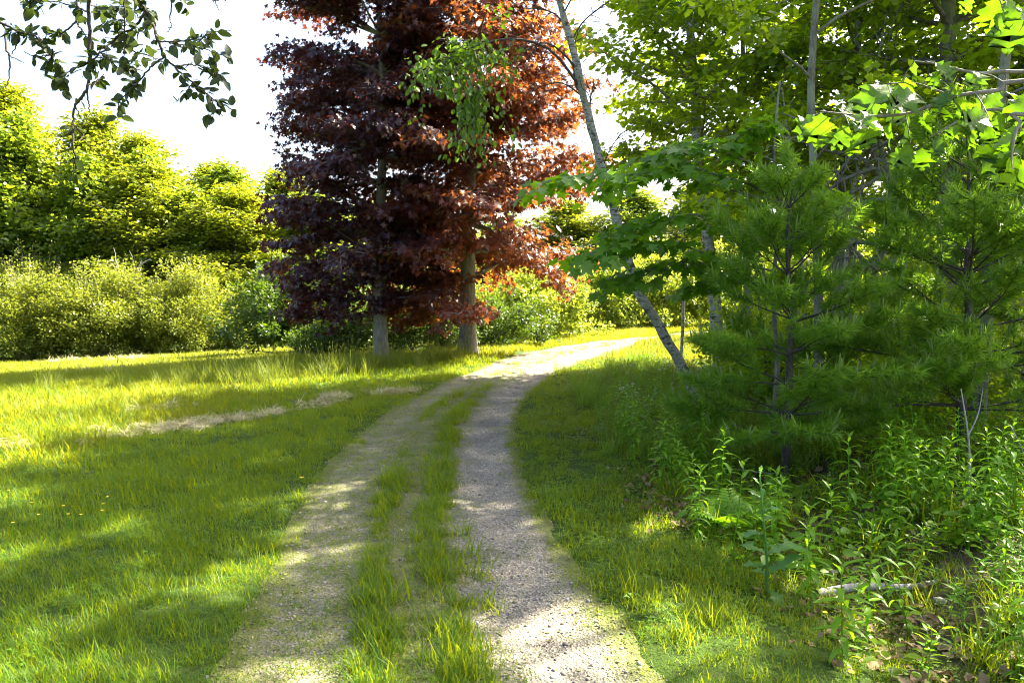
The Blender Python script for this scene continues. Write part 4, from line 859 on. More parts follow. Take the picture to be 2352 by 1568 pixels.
T_BLADE = (np.array([(-1, 0, 0), (1, 0, 0), (-0.75, 0.5, -0.05), (0.75, 0.5, -0.05), (0, 1, -0.28)]), np.array([(0, 1, 3), (0, 3, 2), (2, 3, 4)]))
def blades(seed, n, rad, h0, h1, w, lean, tint=0.5, tsd=0.25, lie=0.0, mb=None, sink=-0.012):
    rg = R(seed); mb = mb or MB(); a = rg.uniform(0, 2 * math.pi, n); r = rad * np.sqrt(rg.uniform(0, 1, n)); p = np.column_stack([r * np.cos(a), r * np.sin(a), np.full(n, sink)])
    h = rg.uniform(h0, h1, n); b_ = rg.uniform(0, 2 * math.pi, n); l = np.abs(rg.normal(0, lean, n)) + 0.05
    d = np.column_stack([np.cos(b_) * l, np.sin(b_) * l, np.full(n, 1 - lie)]); nn = -np.column_stack([np.cos(b_), np.sin(b_), np.full(n, -l)])
    tv, tf = T_BLADE; t = tv.copy()
    t = t * np.array([w, 1, 1]); mb.leaves((t, tf), p, d, nn, h, np.clip(tint + rg.normal(0, tsd, n), 0, 1)); return mb

def ring_points(rg, dens, r0, r1, half=math.radians(41), step=0.25):
    out = []
    for r in np.arange(r0, r1, step):
        rr = r + step / 2; n = rg.poisson(dens(rr) * 2 * half * rr * step); a = rg.uniform(-half, half, n); q = rg.uniform(r, r + step, n); out.append(np.column_stack([q * np.sin(a), q * np.cos(a)]))
    return np.concatenate(out)

def zrot(rg, n, tilt=0.12): return np.column_stack([rg.normal(0, tilt, n), rg.normal(0, tilt, n), rg.uniform(0, 2 * math.pi, n)])
def edge_right(y): return np.interp(y, ER[:, 1], ER[:, 0])

# lawn
rg = R(201)
lawn_v = [blades(210 + k, 44, 0.07, 0.035, 0.085, 0.024, 0.55).mesh('blade', M['grass']) for k in range(4)] + [blades(220 + k, 44, 0.11, 0.06, 0.13, 0.02, 0.6, 0.6).mesh('blade', M['grass']) for k in range(2)]
cl = MB()
for q in range(14):
    r_ = R(230 + q); p = np.array([r_.normal(0, 0.05), r_.normal(0, 0.05), r_.uniform(0.01, 0.05)])
    for k in range(3): a = k * 2.094 + q; cl.leaves(T_OVAL, [p], [np.array([math.cos(a), math.sin(a), 0.15])], [np.array([0, 0, 1.0])], 0.015, r_.uniform(0.3, 0.9))
lawn_v.append(cl.mesh('clover', M['grass']))
P = ring_points(rg, lambda r: 230 * min(1, (5.0 / r)) ** 1.1, 1.6, 17)
u = path_u(P[:, 0], P[:, 1]); dr_ = P[:, 0] - edge_right(P[:, 1]); wv = wave2(P[:, 0], P[:, 1], 3.0, 5); wv2 = wave2(P[:, 0], P[:, 1], 9.0, 6)
edge = np.clip(0.98 + 0.08 * wv2 + 0.06 * wv, 0.85, 1.06)
keep = sstep(-0.14, 0.06, np.abs(u) - edge + 0.02)
shade_thin = sstep(1.35, 2.3, dr_) * (P[:, 1] < 16); keep *= 1 - 0.72 * shade_thin
# bare spots on the verge
for (bx, by, br_) in [(0.46, 7.96, 0.16), (0.62, 7.2, 0.1), (1.15, 3.3, 0.07), (1.32, 3.05, 0.06), (0.9, 4.0, 0.08), (0.55, 9.6, 0.1)]:
    keep *= 1 - np.exp(-(((P[:, 0] - bx) / br_) ** 2 + ((P[:, 1] - by) / (br_ * 1.5)) ** 2) ** 2)
sel = rg.random(len(P)) < keep; P = P[sel]; u = u[sel]; dr_ = dr_[sel]; n = len(P); r = np.hypot(P[:, 0], P[:, 1])
wh = np.where(rg.random(n) < 0.16, rg.integers(4, 6, n), rg.integers(0, 4, n)); wh = np.where(rg.random(n) < np.where(dr_ > 0, 0.28, 0.06), 6, wh)
sc = rg.uniform(0.7, 1.25, n) * (1 + 0.05 * np.maximum(0, r - 4)) * np.where((np.abs(u) > 1.25) & (dr_ < 0), 1.0, 0.9) * np.clip(1 + 0.28 * wave2(P[:, 0], P[:, 1], 2.2, 8), 0.78, 1.4)
scatter('grass', 'short mown lawn grass on both sides of the track', lawn_v, np.column_stack([P, ground(P[:, 0], P[:, 1])]), zrot(rg, n), sc, wh)

# the two grassy ridges between the wheel ruts
rg = R(301); P = ring_points(rg, lambda r: 420 * min(1, (5.0 / r)) ** 1.0, 2.2, 26, math.radians(30)); u = path_u(P[:, 0], P[:, 1]); y = P[:, 1]
wv = wave2(P[:, 0], P[:, 1], 2.4, 15); wv2 = wave2(P[:, 0], P[:, 1], 8, 16)
ridge = np.exp(-((u + 0.24 - 0.05 * np.sin(y * 1.1)) / 0.10) ** 2) * (0.75 + 0.6 * wv) + np.exp(-((u - 0.14 - 0.05 * np.cos(y * 0.8)) / 0.13) ** 2) * (0.95 + 0.5 * wv2)
ridge *= 1 - 0.6 * sstep(8.5, 13, y)
ridge = np.clip(ridge, 0, 1) ** 1.6
mossy = 0.36 * np.clip(0.9 - 1.0 * np.exp(-((u - 0.60) / 0.27) ** 2) + 0.45 * wv2, 0, 1) * (np.abs(u) < 1.08) * (1 - 0.5 * sstep(10, 17, y)) * (1 + 0.5 * sstep(4.6, 3.0, y))
q = rg.random(len(P)); isr = (q < ridge) & (np.abs(u) < 0.7)
path_v = [blades(310 + k, 34, 0.055, 0.035, 0.11, 0.024, 0.7, 0.5).mesh('blade', M['grass']) for k in range(3)] + [blades(320 + k, 30, 0.075, 0.014, 0.042, 0.05, 1.1, 0.45, 0.3, 0.3, None, -0.002).mesh('moss_blade', M['grass']) for k in range(3)]
iss = ~isr & (q < mossy + ridge * 0.3) & (np.abs(u) < 1.08); sel = isr | iss
P2 = P[sel]; rr_ = isr[sel]; n = len(P2); wh = np.where(rr_, rg.integers(0, 3, n), rg.integers(3, 6, n)); uu_ = u[sel]
zz = track_z(P2[:, 0], P2[:, 1], uu_)
scatter('path_grass', 'grass ridges and thin moss between the wheel ruts', path_v, np.column_stack([P2, zz]), zrot(rg, n), rg.uniform(0.7, 1.2, n) * np.where(rr_, 0.7 + 0.75 * ridge[sel], 1.0) * (1 + 0.03 * np.maximum(0, P2[:, 1] - 5)), wh)

# coarse tufts on the ridges near the viewer
tuft_m = [blades(330 + k, 46, 0.06, 0.09, 0.22, 0.016, 0.75, 0.5).mesh('tuft', M['grass']) for k in range(3)]
rg = R(331); TG = 'coarse grass tufts on the track'
for k, (dx, dy, s) in enumerate([(1040, 1520, 1.15), (985, 1530, 0.9), (1010, 1460, 0.8), (905, 1380, 0.95), (1050, 1240, 1.0), (1080, 1280, 0.9), (1000, 1135, 1.0), (985, 1060, 0.9), (895, 1120, 0.8), (1100, 1330, 0.9), (1130, 1400, 0.8), (880, 1190, 0.7), (1290, 1090, 0.5), (1005, 1170, 0.7), (930, 1430, 0.7), (1040, 1570, 1.0), (1010, 985, 0.9), (1460, 1380, 0.9), (1580, 1480, 0.7), (1640, 1450, 0.8)]):
    yy_ = EYE * FPX / (dy - 666); g = np.array([(dx - 1176) / FPX * yy_, yy_]); o = link('grass_tuft', tuft_m[k % 3], None, None, (g[0], g[1], gz(g[0], g[1]) + 0.004)); o.rotation_euler = (0, 0, k * 1.3); o.scale = (s * 1.3,) * 3; tag(o, 'coarse tuft of long green grass growing from the track ridges', 'grass tuft', TG)

# gravel, fallen bits
ico = np.array([(0, 0, 1), (.9, 0, .45), (.28, .85, .45), (-.72, .53, .45), (-.72, -.53, .45), (.28, -.85, .45), (.72, .53, -.45), (-.28, .85, -.45), (-.9, 0, -.45), (-.28, -.85, -.45), (.72, -.53, -.45), (0, 0, -1)])
icf = np.array([(0, 1, 2), (0, 2, 3), (0, 3, 4), (0, 4, 5), (0, 5, 1), (1, 6, 2), (2, 7, 3), (3, 8, 4), (4, 9, 5), (5, 10, 1), (2, 6, 7), (3, 7, 8), (4, 8, 9), (5, 9, 10), (1, 10, 6), (11, 7, 6), (11, 8, 7), (11, 9, 8), (11, 10, 9), (11, 6, 10)])
def stone_mesh(seed, mat, flat=0.6, t=None):
    r_ = R(seed); v = ico * r_.uniform(0.75, 1.2, (12, 1)) * np.array([1, r_.uniform(0.7, 1), flat]); return MB().add(v, icf, r_.uniform(0, 1) if t is None else t).mesh('stone', mat, False)
rg = R(341); P = ring_points(rg, lambda r: 900 * min(1, 4.0 / r) ** 1.6, 2.0, 22, math.radians(32)); u = path_u(P[:, 0], P[:, 1])
sel = (np.abs(u) < 1.02) & (rg.random(len(P)) < 0.35 + 0.65 * np.exp(-((u - 0.6) / 0.3) ** 2)); P = P[sel]; u = u[sel]; n = len(P)
scatter('gravel', 'small pebbles strewn over the wheel ruts', [stone_mesh(350 + k, M['pebble'], 0.6, t) for k, t in enumerate([0.1, 0.3, 0.45, 0.6, 0.8, 1.0])], np.column_stack([P, track_z(P[:, 0], P[:, 1], u) + 0.001]), zrot(rg, n, 0.3), 0.0026 + rg.exponential(0.003, n).clip(0, 0.016), rg.choice(6, n, p=[.28, .24, .2, .14, .1, .04]))
chip = [MB().leaves(T_OVAL, [np.zeros(3)], [np.array([1.0, 0, 0])], [np.array([0, 0.2, 1.0])], 1.0, t).mesh('chip', M['chip']) for t in (0.1, 0.5, 0.9)] + [MB().leaves((T_BLADE[0] * np.array([0.05, 1, 1]), T_BLADE[1]), [np.zeros(3)], [np.array([1.0, 0, 0])], [np.array([0, 0, 1.0])], 2.0, t).mesh('clipping', M['chip']) for t in (0.4, 1.0)]
P = ring_points(rg, lambda r: 260 * min(1, 4.0 / r) ** 1.3, 2.0, 18, math.radians(32)); u = path_u(P[:, 0], P[:, 1]); sel = np.abs(u) < 1.05; P = P[sel]; u = u[sel]; n = len(P)
scatter('litter', 'fallen leaf bits and grass clippings on the track', chip, np.column_stack([P, track_z(P[:, 0], P[:, 1], u) + 0.006]), zrot(rg, n, 0.25), rg.uniform(0.008, 0.026, n), rg.integers(0, 5, n))

# the hay field beyond the lawn
rg = R(361); field_v = [blades(370 + k, 90, 0.26, 0.07, 0.17, 0.045, 0.5, 0.5).mesh('blade', M['field']) for k in range(3)]
P = ring_points(rg, lambda r: 26 * (15 / max(r, 15)) ** 0.75, 8, 60, math.radians(41), 0.5); u = path_u(P[:, 0], P[:, 1]); dl = np.interp(P[:, 1], EL[:, 1], EL[:, 0]) - P[:, 0]
keep = (np.abs(u) > 1.15) * np.where(dl > 0, sstep(1.8, 3.2, dl + 0.5 * wave2(P[:, 0], P[:, 1], 1, 31)), 1.0) * np.where((dl < -2) & (P[:, 1] < 19), 0.0, 1.0)
keep = np.where(P[:, 1] > 17, (np.abs(u) > 1.15) * 1.0, keep)
sel = rg.random(len(P)) < keep; P = P[sel]; n = len(P); r = np.hypot(P[:, 0], P[:, 1])
scatter('field_grass', 'cut hayfield grass sloping down to the tree line', field_v, np.column_stack([P, ground(P[:, 0], P[:, 1])]), zrot(rg, n, 0.08), rg.uniform(0.75, 1.2, n) * (1 + 0.018 * np.maximum(0, r - 12)), rg.integers(0, 3, n))

# tall seeding grass along the crest and by the wood
def tall_clump(seed, n=26, h0=0.3, h1=0.6, heads=6):
    mb = blades(seed, n, 0.10, h0, h1, 0.010, 0.28, 0.5, 0.3); return mb
def heads_into(mb, seed, k=6, h=0.62):
    rg_ = R(seed)
    for _ in range(k):
        b0 = np.array([rg_.normal(0, 0.05), rg_.normal(0, 0.05), 0]); q = walk(rg_, b0, (rg_.normal(0, 0.15), rg_.normal(0, 0.15), 1), h * rg_.uniform(0.8, 1.2), 4, 0.05); mb.tube(q, [0.0022, 0.002, 0.0018, 0.0015, 0.0012], 3, 0.9)
        tip = q[-1]; d = nrm(q[-1] - q[-2]); mb.tube(np.array([tip - d * 0.07, tip - d * 0.04, tip]), [0.002, 0.006, 0.001], 4, 1.0)
    return mb
tall_v = [heads_into(tall_clump(380 + k), 390 + k).mesh('tall_blade', M['tall']) for k in range(4)]
rg = R(381)
def line_pts(poly, n, w):
    q = along(np.column_stack([np.array(poly, float), np.zeros(len(poly))]), rg.uniform(0, 1, n))[:, :2]; return q + rg.normal(0, w, (n, 2))
A = np.concatenate([line_pts([(-5.2, 12.6), (-4.3, 12.6), (-3.3, 13.8), (-2.6, 15.2)], 75, 0.25), line_pts([(-2.8, 14.8), (-2.1, 16.2), (-1.2, 18.0)], 60, 0.25), line_pts([(-7.5, 12.2), (-5.0, 12.4)], 18, 0.4)])
Bp = np.column_stack([rg.uniform(0.8, 3.0, 620), rg.uniform(6.8, 17, 620)]); db = Bp[:, 0] - edge_right(Bp[:, 1]); Bp = Bp[(db > 0.9 + 0.3 * rg.normal(0, 1, 620)) & (db < 3.2)]
C3 = np.column_stack([rg.uniform(2, 9, 400), rg.uniform(16, 26, 400)]); uC = path_u(C3[:, 0], C3[:, 1]); C3 = C3[(uC > 1.6) & (uC < 6)]
sedge_v = [tall_clump(395 + k, 34).mesh('sedge_blade', M['sedge']) for k in range(3)] + [tall_v[0]]
n = len(Bp); scatter('sedge', 'long green grass growing between the verge and the wood', sedge_v, np.column_stack([Bp, ground(Bp[:, 0], Bp[:, 1])]), zrot(rg, n), rg.uniform(0.35, 0.8, n), rg.choice(4, n, p=[.3, .3, .28, .12]))
P = np.concatenate([A, C3]); n = len(P); sc = np.concatenate([rg.uniform(0.55, 1.0, len(A)), rg.uniform(0.5, 0.8, len(C3))])
scatter('tall_grass', 'uncut seeding grass along the field crest and beyond the wood', tall_v, np.column_stack([P, ground(P[:, 0], P[:, 1])]), zrot(rg, n), sc, rg.integers(0, 4, n))

# hay swaths
hay_v = [blades(400 + k, 60, 0.12, 0.08, 0.2, 0.02, 2.2, 0.5, 0.3, 0.85).mesh('straw', M['hay']) for k in range(3)]
hp = [line_pts([(-4.6, 8.15), (-3.9, 8.7), (-3.4, 9.3)], 62, 0.14), line_pts([(-3.5, 9.2), (-3.0, 10.0)], 22, 0.1), line_pts([(-2.9, 10.2), (-2.5, 11.2)], 26, 0.12), line_pts([(-2.1, 11.4), (-1.6, 11.9)], 26, 0.08), line_pts([(-5.6, 7.2), (-5.0, 7.6)], 20, 0.12), line_pts([(-12.5, 24), (-14.5, 29)], 60, 0.4), line_pts([(-13.5, 27), (-19, 30.5)], 60, 0.35), line_pts([(-4.9, 9.8), (-4.4, 10.1)], 12, 0.1), line_pts([(-9, 15), (-8, 16.5)], 24, 0.2)]
P = np.concatenate(hp); n = len(P); dd = np.hypot(P[:, 0], P[:, 1])
scatter('hay', 'pale cut hay lying in thin rows on the grass', hay_v, np.column_stack([P, ground(P[:, 0], P[:, 1]) + 0.03 + 0.002 * dd]), zrot(rg, n, 0.2), rg.uniform(0.6, 1.1, n) * (1 + 0.05 * np.maximum(0, dd - 10)), rg.integers(0, 3, n))

# ---------------------------------------------------------------- woodland floor
def herb(seed, stems=3, h=0.32, leaf=0.09, per=9, spread=0.06):
    rg_ = R(seed); mb = MB(); fo = Foliage()
    for s in range(stems):
        q = walk(rg_, (rg_.normal(0, spread), rg_.normal(0, spread), -0.02), (rg_.normal(0, 0.25), rg_.normal(0, 0.25), 1), h * rg_.uniform(0.6, 1.2), 4, 0.08); mb.tube(q, [0.003, 0.0026, 0.0022, 0.002, 0.0015], 3, 0.6)
        for k in range(per):
            f = 0.2 + 0.8 * k / per; a = k * 2.4; fo.add(np.array([along(q, f)]), np.array([[math.cos(a), math.sin(a), 0.25 + 0.5 * f]]), np.array([[0, 0, 1.0]]) + rg_.normal(0, 0.2, (1, 3)), np.array([leaf * rg_.uniform(0.6, 1.1) * (1.15 - 0.5 * f)]), np.array([rg_.uniform(0.1, 0.9)]))
    return fo.into(mb, T_LANCE)
def roundherb(seed):
    rg_ = R(seed); mb = MB(); n = 16; a = rg_.uniform(0, 6.28, n); r_ = rg_.uniform(0.02, 0.16, n); p = np.column_stack([r_ * np.cos(a), r_ * np.sin(a), rg_.uniform(0.05, 0.22, n)])
    mb.leaves(T_OVAL, p, np.column_stack([np.cos(a), np.sin(a), rg_.uniform(-0.2, 0.4, n)]), np.array([0, 0, 1.0]) + rg_.normal(0, 0.3, (n, 3)), rg_.uniform(0.05, 0.1, n), rg_.uniform(0, 1, n))
    for k in range(4): mb.tube(np.array([[0, 0, -0.02], p[k] * 0.6, p[k]]), 0.002, 3)
    return mb
und = [herb(410).mesh('herb', M['weed']), herb(411, 4, 0.24, 0.07).mesh('herb', M['weed']), herb(412, 2, 0.42, 0.10, 12).mesh('herb', M['weed']), roundherb(413).mesh('herb', M['wood']), roundherb(414).mesh('herb', M['weed']), blades(415, 40, 0.12, 0.15, 0.38, 0.014, 0.45, 0.5).mesh('long_grass', M['grass'])]
rg = R(421); P = ring_points(rg, lambda r: 46 * min(1, 6 / r) ** 0.8, 2.2, 24, math.radians(44)); d_ = P[:, 0] - edge_right(P[:, 1])
keep = sstep(0.8, 1.6, d_ + 0.35 * wave2(P[:, 0], P[:, 1], 2.5, 41)); dit = np.abs(P[:, 0] - 2.0 - 0.10 * (P[:, 1] - 4)); keep = keep * (1 - 0.75 * np.exp(-(dit / 0.20) ** 2) * (P[:, 1] < 5.4)) * (1 - 0.7 * np.exp(-((P[:, 0] - 2.6) / 0.6) ** 2 - ((P[:, 1] - 6.6) / 0.6) ** 2))
keep = np.where(P[:, 1] > 16, keep * sstep(2.4, 3.2, d_), keep)
sel = rg.random(len(P)) < keep; P = P[sel]; n = len(P)
scatter('undergrowth', 'mixed leafy herbs and grasses covering the floor of the wood', und, np.column_stack([P, ground(P[:, 0], P[:, 1])]), zrot(rg, n), rg.uniform(0.6, 1.15, n), rg.choice(6, n, p=[.2, .2, .14, .14, .12, .2]))

dl_o = [(0, 0), (0.14, 0.1), (0.28, 0.28), (0.24, 0.42), (0.33, 0.56), (0.2, 0.75), (0.06, 0.95)]
def dead_leaf(seed):
    r_ = R(seed); ol = dl_o + [(0, 1)] + [(-x, y) for x, y in dl_o[1:]][::-1]; v, f = blade_leaf(ol, r_.uniform(0.2, 0.7), r_.uniform(-0.4, 0.4), wave=0.35, ph=seed); return MB().add(v, f, r_.uniform(0, 1)).mesh('dead_leaf', M['dead'], True)
rg = R(431); yy2 = rg.uniform(2.6, 8, 1300); xx2 = 1.95 + 0.10 * (yy2 - 4) + rg.normal(0, 0.22, 1300); P = np.column_stack([xx2, yy2]); q1 = np.column_stack([rg.normal(1.35, 0.28, 420), rg.normal(5.7, 0.5, 420)]); q2 = np.column_stack([rg.uniform(2, 7, 700), rg.uniform(4, 10, 700)]); P = np.concatenate([P, q1, q2]); P = P[(P[:, 0] - edge_right(P[:, 1])) > 0.55]; n = len(P)
scatter('leaf_litter', 'dry brown fallen leaves heaped along the ditch', [dead_leaf(440 + k) for k in range(5)], np.column_stack([P, ground(P[:, 0], P[:, 1]) + rg.uniform(0.004, 0.03, n)]), np.column_stack([rg.normal(0, 0.35, n), rg.normal(0, 0.35, n), rg.uniform(0, 6.28, n)]), rg.uniform(0.035, 0.08, n), rg.integers(0, 5, n))

# ---------------------------------------------------------------- goldenrod and other tall weeds
lance_m = [MB().add(*strip_leaf(0.12, 6, a_), t).mesh('leaf', M['weed'], True) for a_, t in ((0.3, 0.3), (0.55, 0.5), (0.8, 0.7), (0.15, 0.8))]
GG = 'goldenrod stems at the edge of the wood'
GL = {'near': 'leafy unbranched goldenrod stem with narrow pointed leaves beside the leaf-filled ditch', 'far': 'leafy goldenrod stem growing in the weed bank under the pines', 'edge': 'goldenrod stem in the clump between the leaning birch and the first pine'}
def goldenrod(seed, h, nl, single):
    rg_ = R(seed); root = thing('goldenrod', '', 'weed', (0, 0, 0), GG); st = walk(rg_, (0, 0, -0.03), (rg_.normal(0, 0.1), rg_.normal(0, 0.1), 1), h, 7, 0.035); mb = MB().tube(st, np.linspace(0.0045, 0.002, 8), 5, 0.7)
    mb.build('stem', M['weed'], root, True); fo = Foliage()
    for k in range(nl):
        f = 0.12 + 0.88 * (k / nl) ** 0.85; a = k * 2.39996; up = 0.15 + 1.5 * max(0, f - 0.72) * 3 - 0.25 * (1 - f); ln = (0.125 if f < 0.75 else 0.125 - 0.25 * (f - 0.75)) * rg_.uniform(0.8, 1.15) * (0.55 + 0.45 * min(1, f * 2.5))
        d = np.array([math.cos(a), math.sin(a), up]); nn = np.array([-math.cos(a) * up, -math.sin(a) * up, 1.0])
        if single: o = link('leaf', lance_m[k % 4], root); o.matrix_local = basis(along(st, f), d, nn, ln)
        else: fo.add(np.array([along(st, f)]), np.array([d]), np.array([nn]), np.array([ln]), np.array([rg_.uniform(0.2, 0.9)]))
    if not single: fo.into(MB(), T_LANCE2).build('foliage', M['weed'], root, False, 'stuff')
    return root
near_src = [goldenrod(450 + k, h, 26, True) for k, h in enumerate((0.62, 0.5, 0.72))]; far_src = [goldenrod(460 + k, h, 30, False) for k, h in enumerate((0.7, 0.6, 0.8, 0.55))]
near_pos = [(2.05, 3.75), (2.35, 4.25), (2.62, 3.9), (2.2, 3.2), (2.45, 3.35), (2.8, 4.5), (2.55, 4.75), (3.0, 4.2), (1.72, 3.55), (1.62, 4.65), (2.95, 5.0), (2.3, 5.0), (3.3, 4.8), (1.25, 5.0), (1.5, 5.35), (2.7, 3.45), (1.5, 3.3), (3.15, 5.3), (2.05, 4.62), (3.45, 5.2), (1.3, 4.35), (1.55, 4.4), (1.7, 4.2), (1.2, 4.7), (1.6, 3.9), (1.75, 4.9)]
rg = R(471); used = set()
def place(srcs, k, lab, x, y, s):
    src = srcs[k % len(srcs)]
    if src.name not in used: used.add(src.name); src.location = on_ground(x, y); src.rotation_euler = (0, 0, k * 1.1); src.scale = (s, s, s); src['label'] = lab; return
    copy_tree(src, lab, on_ground(x, y), k * 1.1, s, GG)
for k, (x, y) in enumerate(near_pos): place(near_src, k, GL['near'], x, y, rg.uniform(0.75, 1.15))
fp = [(rg.uniform(2.7, 5.0), rg.uniform(4.6, 6.6), 'far') for _ in range(110)] + [(rg.uniform(1.05, 1.9), rg.uniform(5.8, 8.6), 'edge') for _ in range(30)]
for k, (x, y, w) in enumerate(fp): place(far_src, k, GL[w], x, y, rg.uniform(0.7, 1.15))

# tall wild lettuce with lobed leaves
lt = thing('wild_lettuce', 'tall wild lettuce with large ragged lobed leaves at the lawn edge', 'weed', on_ground(1.40, 4.02)); rg = R(481); st = smooth_poly([(0, 0, -0.03), (-0.005, 0, 0.2), (-0.03, 0, 0.42), (-0.05, 0.01, 0.66)], 12)
MB().tube(st, np.linspace(0.009, 0.004, 12), 6, 0.9).build('stem', M['lettuce'], lt, True)
lob = [(0, 0), (0.05, 0.05), (0.06, 0.22), (0.17, 0.26), (0.09, 0.34), (0.11, 0.42), (0.24, 0.46), (0.13, 0.55), (0.15, 0.63), (0.27, 0.70), (0.18, 0.78), (0.14, 0.9)]
lob_m = [MB().add(*blade_leaf([(x * w, y) for x, y in lob] + [(0, 1.02)] + [(-x * w, y) for x, y in lob[1:]][::-1], 0.2, dp, wave=0.3, ph=k), 0.5).mesh('leaf', M['lettuce'], True) for k, (w, dp) in enumerate(((1.1, 0.5), (0.9, 0.2), (1.3, 0.8)))]
for k, (z, d, L) in enumerate([(0.10, (0.55, -0.1, 0.9), 0.30), (0.13, (-0.9, -0.2, 0.25), 0.20), (0.20, (0.9, 0.1, 0.75), 0.30), (0.24, (-0.6, 0.4, 0.5), 0.2), (0.30, (0.2, -0.8, 0.3), 0.14), (0.33, (-0.8, -0.3, 0.6), 0.15), (0.38, (0.6, 0.5, 0.6), 0.13), (0.43, (-0.5, -0.5, 0.8), 0.12), (0.47, (0.6, -0.3, 0.8), 0.11), (0.51, (-0.6, 0.3, 0.9), 0.11), (0.55, (0.3, 0.5, 1), 0.10), (0.58, (0.3, -0.5, 1.2), 0.09), (0.61, (-0.4, 0, 1.4), 0.09), (0.64, (0.2, 0.1, 1.6), 0.08), (0.06, (0.2, -0.9, 0.3), 0.18), (0.08, (-0.3, 0.9, 0.4), 0.18)]):
    o = link('leaf', lob_m[k % 3], lt); i = np.abs(st[:, 2] - z).argmin(); o.matrix_local = basis(st[i], np.array(d), np.array([-d[0] * 0.3, -d[1] * 0.3 - 0.2, 1.0]), L * 0.68)

# ferns
FG = 'broad-fronded ferns by the lawn edge'
def fern(seed, n, L):
    rg_ = R(seed); root = thing('fern', '', 'fern', (0, 0, 0), FG)
    for k in range(n):
        a = k * 6.283 / n + rg_.normal(0, 0.25); d = np.array([math.cos(a) * 0.5, math.sin(a) * 0.5, 1.0]); q = walk(rg_, (0, 0, -0.02), d, L, 9, 0.03, -0.11); mb = MB().tube(q, np.linspace(0.003, 0.0012, 10), 4, 0.8); fo = Foliage()
        for j in range(9):
            f = 0.42 + 0.56 * j / 9; ax = direction(q, f); up = nrm(np.array([0, 0, 1.0]) - ax * ax[2]); sd = nrm(np.cross(ax, up)); pl = 0.16 * L / 0.5 * (1 - 0.85 * ((f - 0.42) / 0.58)) + 0.02
            for s in (-1, 1): fo.add(np.array([along(q, f)]), np.array([sd * s + ax * 0.45]), np.array([up]), np.array([pl]), np.array([rg_.uniform(0.5, 1)]))
        t = strip_leaf(0.15, 5, 0.3); fo.into(mb, t); mb.build('frond', M['weed'], root)
    return root
f1 = fern(491, 7, 0.42); f1.location = on_ground(1.50, 4.95); f1['label'] = 'bright green fern with spreading fronds behind the wild lettuce'
copy_tree(f1, 'smaller bright fern next to the one behind the wild lettuce', on_ground(1.68, 5.15), 1.0, 0.85, FG); copy_tree(f1, 'fern growing in shade at the foot of the first pine', on_ground(2.25, 6.1), 2.0, 0.7, FG)

# fallen branch, bare sticks, stones
fbp = smooth_poly([(-0.42, -0.03, 0.03), (-0.15, 0.02, 0.055), (0.12, 0.0, 0.06), (0.42, 0.06, 0.09)], 12); fb_ = thing('fallen_branch', 'pale barkless fallen branch lying across the leaf-filled ditch', 'branch', on_ground(2.17, 4.23)); MB().tube(fbp, np.linspace(0.028, 0.014, 12), 8).build('limb', M['deadwood'], fb_, True)
MB().tube(smooth_poly([(-0.3, -0.06, 0.02), (-0.36, -0.1, 0.03), (-0.5, -0.13, 0.03)], 5), np.linspace(0.016, 0.006, 5), 6).build('twig', M['deadwood'], fb_, True)
def stick(name, lab, base, polys):
    t = thing(name, lab, 'stick', base)
    for p_, r_ in polys: q = smooth_poly(p_, 10); MB().tube(q, np.linspace(r_, r_ * 0.35, 10), 6).build('limb', M['deadwood'], t, True)
stick('bare_sapling', 'forked bare grey sapling in front of the bushy pine', on_ground(3.55, 5.75), [([(0, 0, -0.05), (0.0, 0, 0.3), (-0.03, 0, 0.55), (-0.09, 0, 0.85)], 0.010), ([(-0.02, 0, 0.48), (0.05, 0, 0.65), (0.08, 0, 0.85)], 0.006)])
stick('bare_sapling', 'thin bare branching stick leaning among the goldenrod', on_ground(4.0, 5.7), [([(0, 0, -0.05), (-0.06, 0, 0.3), (-0.18, 0, 0.55)], 0.007), ([(-0.03, 0, 0.2), (0.1, 0, 0.45), (0.2, 0, 0.65)], 0.005)])
stick('fallen_twig', 'thin dark twig lying in the weeds before the first pine', on_ground(2.0, 6.9), [([(-0.5, 0.1, 0.12), (0, 0, 0.07), (0.4, -0.1, 0.04)], 0.012)])
SGp = 'stones on the verge'
sm_ = [stone_mesh(500 + k, M['stone'], 0.65) for k in range(3)]
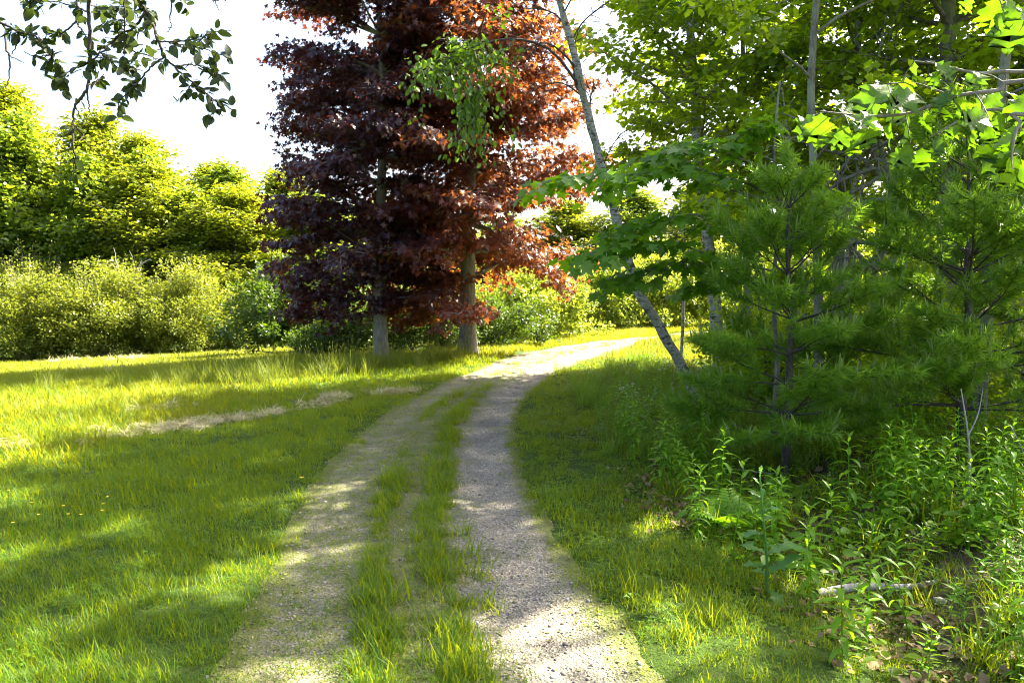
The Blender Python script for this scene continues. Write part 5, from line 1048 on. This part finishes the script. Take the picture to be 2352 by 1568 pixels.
for k, (x, y, s, lab) in enumerate([(1.95, 4.55, 0.07, 'pale angular stone in the ditch below the fallen branch'), (1.75, 5.5, 0.10, 'mossy stone behind the wild lettuce'), (2.35, 4.02, 0.045, 'small grey stone beside the fallen branch'), (-0.35, 3.55, 0.014, 'pale pebble on the track ridge'), (-0.1, 3.15, 0.012, 'pale pebble on the track ridge')]):
    o = link('stone', sm_[k % 3], None, None, (x, y, gz(x, y) + s * 0.25)); o.scale = (s, s, s); o.rotation_euler = (0.2, 0.1, k); tag(o, lab, 'stone', SGp)

# flowers
def flower(name, lab, cat, x, y, h, r_, mat, grp, ball=False):
    t = thing(name, lab, cat, on_ground(x, y), grp); rg_ = R(int(abs(x * 1000 + y * 77))); q = walk(rg_, (0, 0, -0.02), (rg_.normal(0, 0.15), rg_.normal(0, 0.15), 1), h, 4, 0.05); MB().tube(q, 0.0022, 5, 0.7).build('stem', M['weed'], t, True)
    mb = MB(); n = 14
    if ball: v = ico * r_ + q[-1]; mb.add(v, icf)
    else:
        a = np.arange(n) * 6.283 / n; mb.leaves(T_OVAL, np.repeat([q[-1]], n, 0), np.column_stack([np.cos(a), np.sin(a), np.full(n, 0.35)]), np.repeat([[0, 0, 1.0]], n, 0), r_, 0.5)
    mb.build('flower_head', mat, t)
flower('dandelion', 'dandelion seed head on a long pale stem by the track ridge', 'flower', -0.12, 3.12, 0.24, 0.008, M['fluff'], None, True)
rg = R(511)
for k in range(12): flower('hawkweed', 'small yellow hawkweed flower in the sunny lawn', 'flower', -3.1 + rg.uniform(-0.5, 0.45), 4.95 + rg.uniform(-0.35, 0.25), rg.uniform(0.12, 0.2), 0.011, M['flower'], 'hawkweed flowers in the lawn')
for k, (x, y) in enumerate([(1.62, 3.72), (1.42, 2.98), (1.72, 3.55), (1.55, 4.4), (1.75, 3.85)]): flower('buttercup', 'small yellow buttercup on the verge by the ditch', 'flower', x, y, 0.13, 0.014, M['flower'], 'buttercups on the verge')
flower('dandelion', 'yellow dandelion low in the lawn near the track', 'flower', -1.75, 6.2, 0.07, 0.022, M['flower'], None)
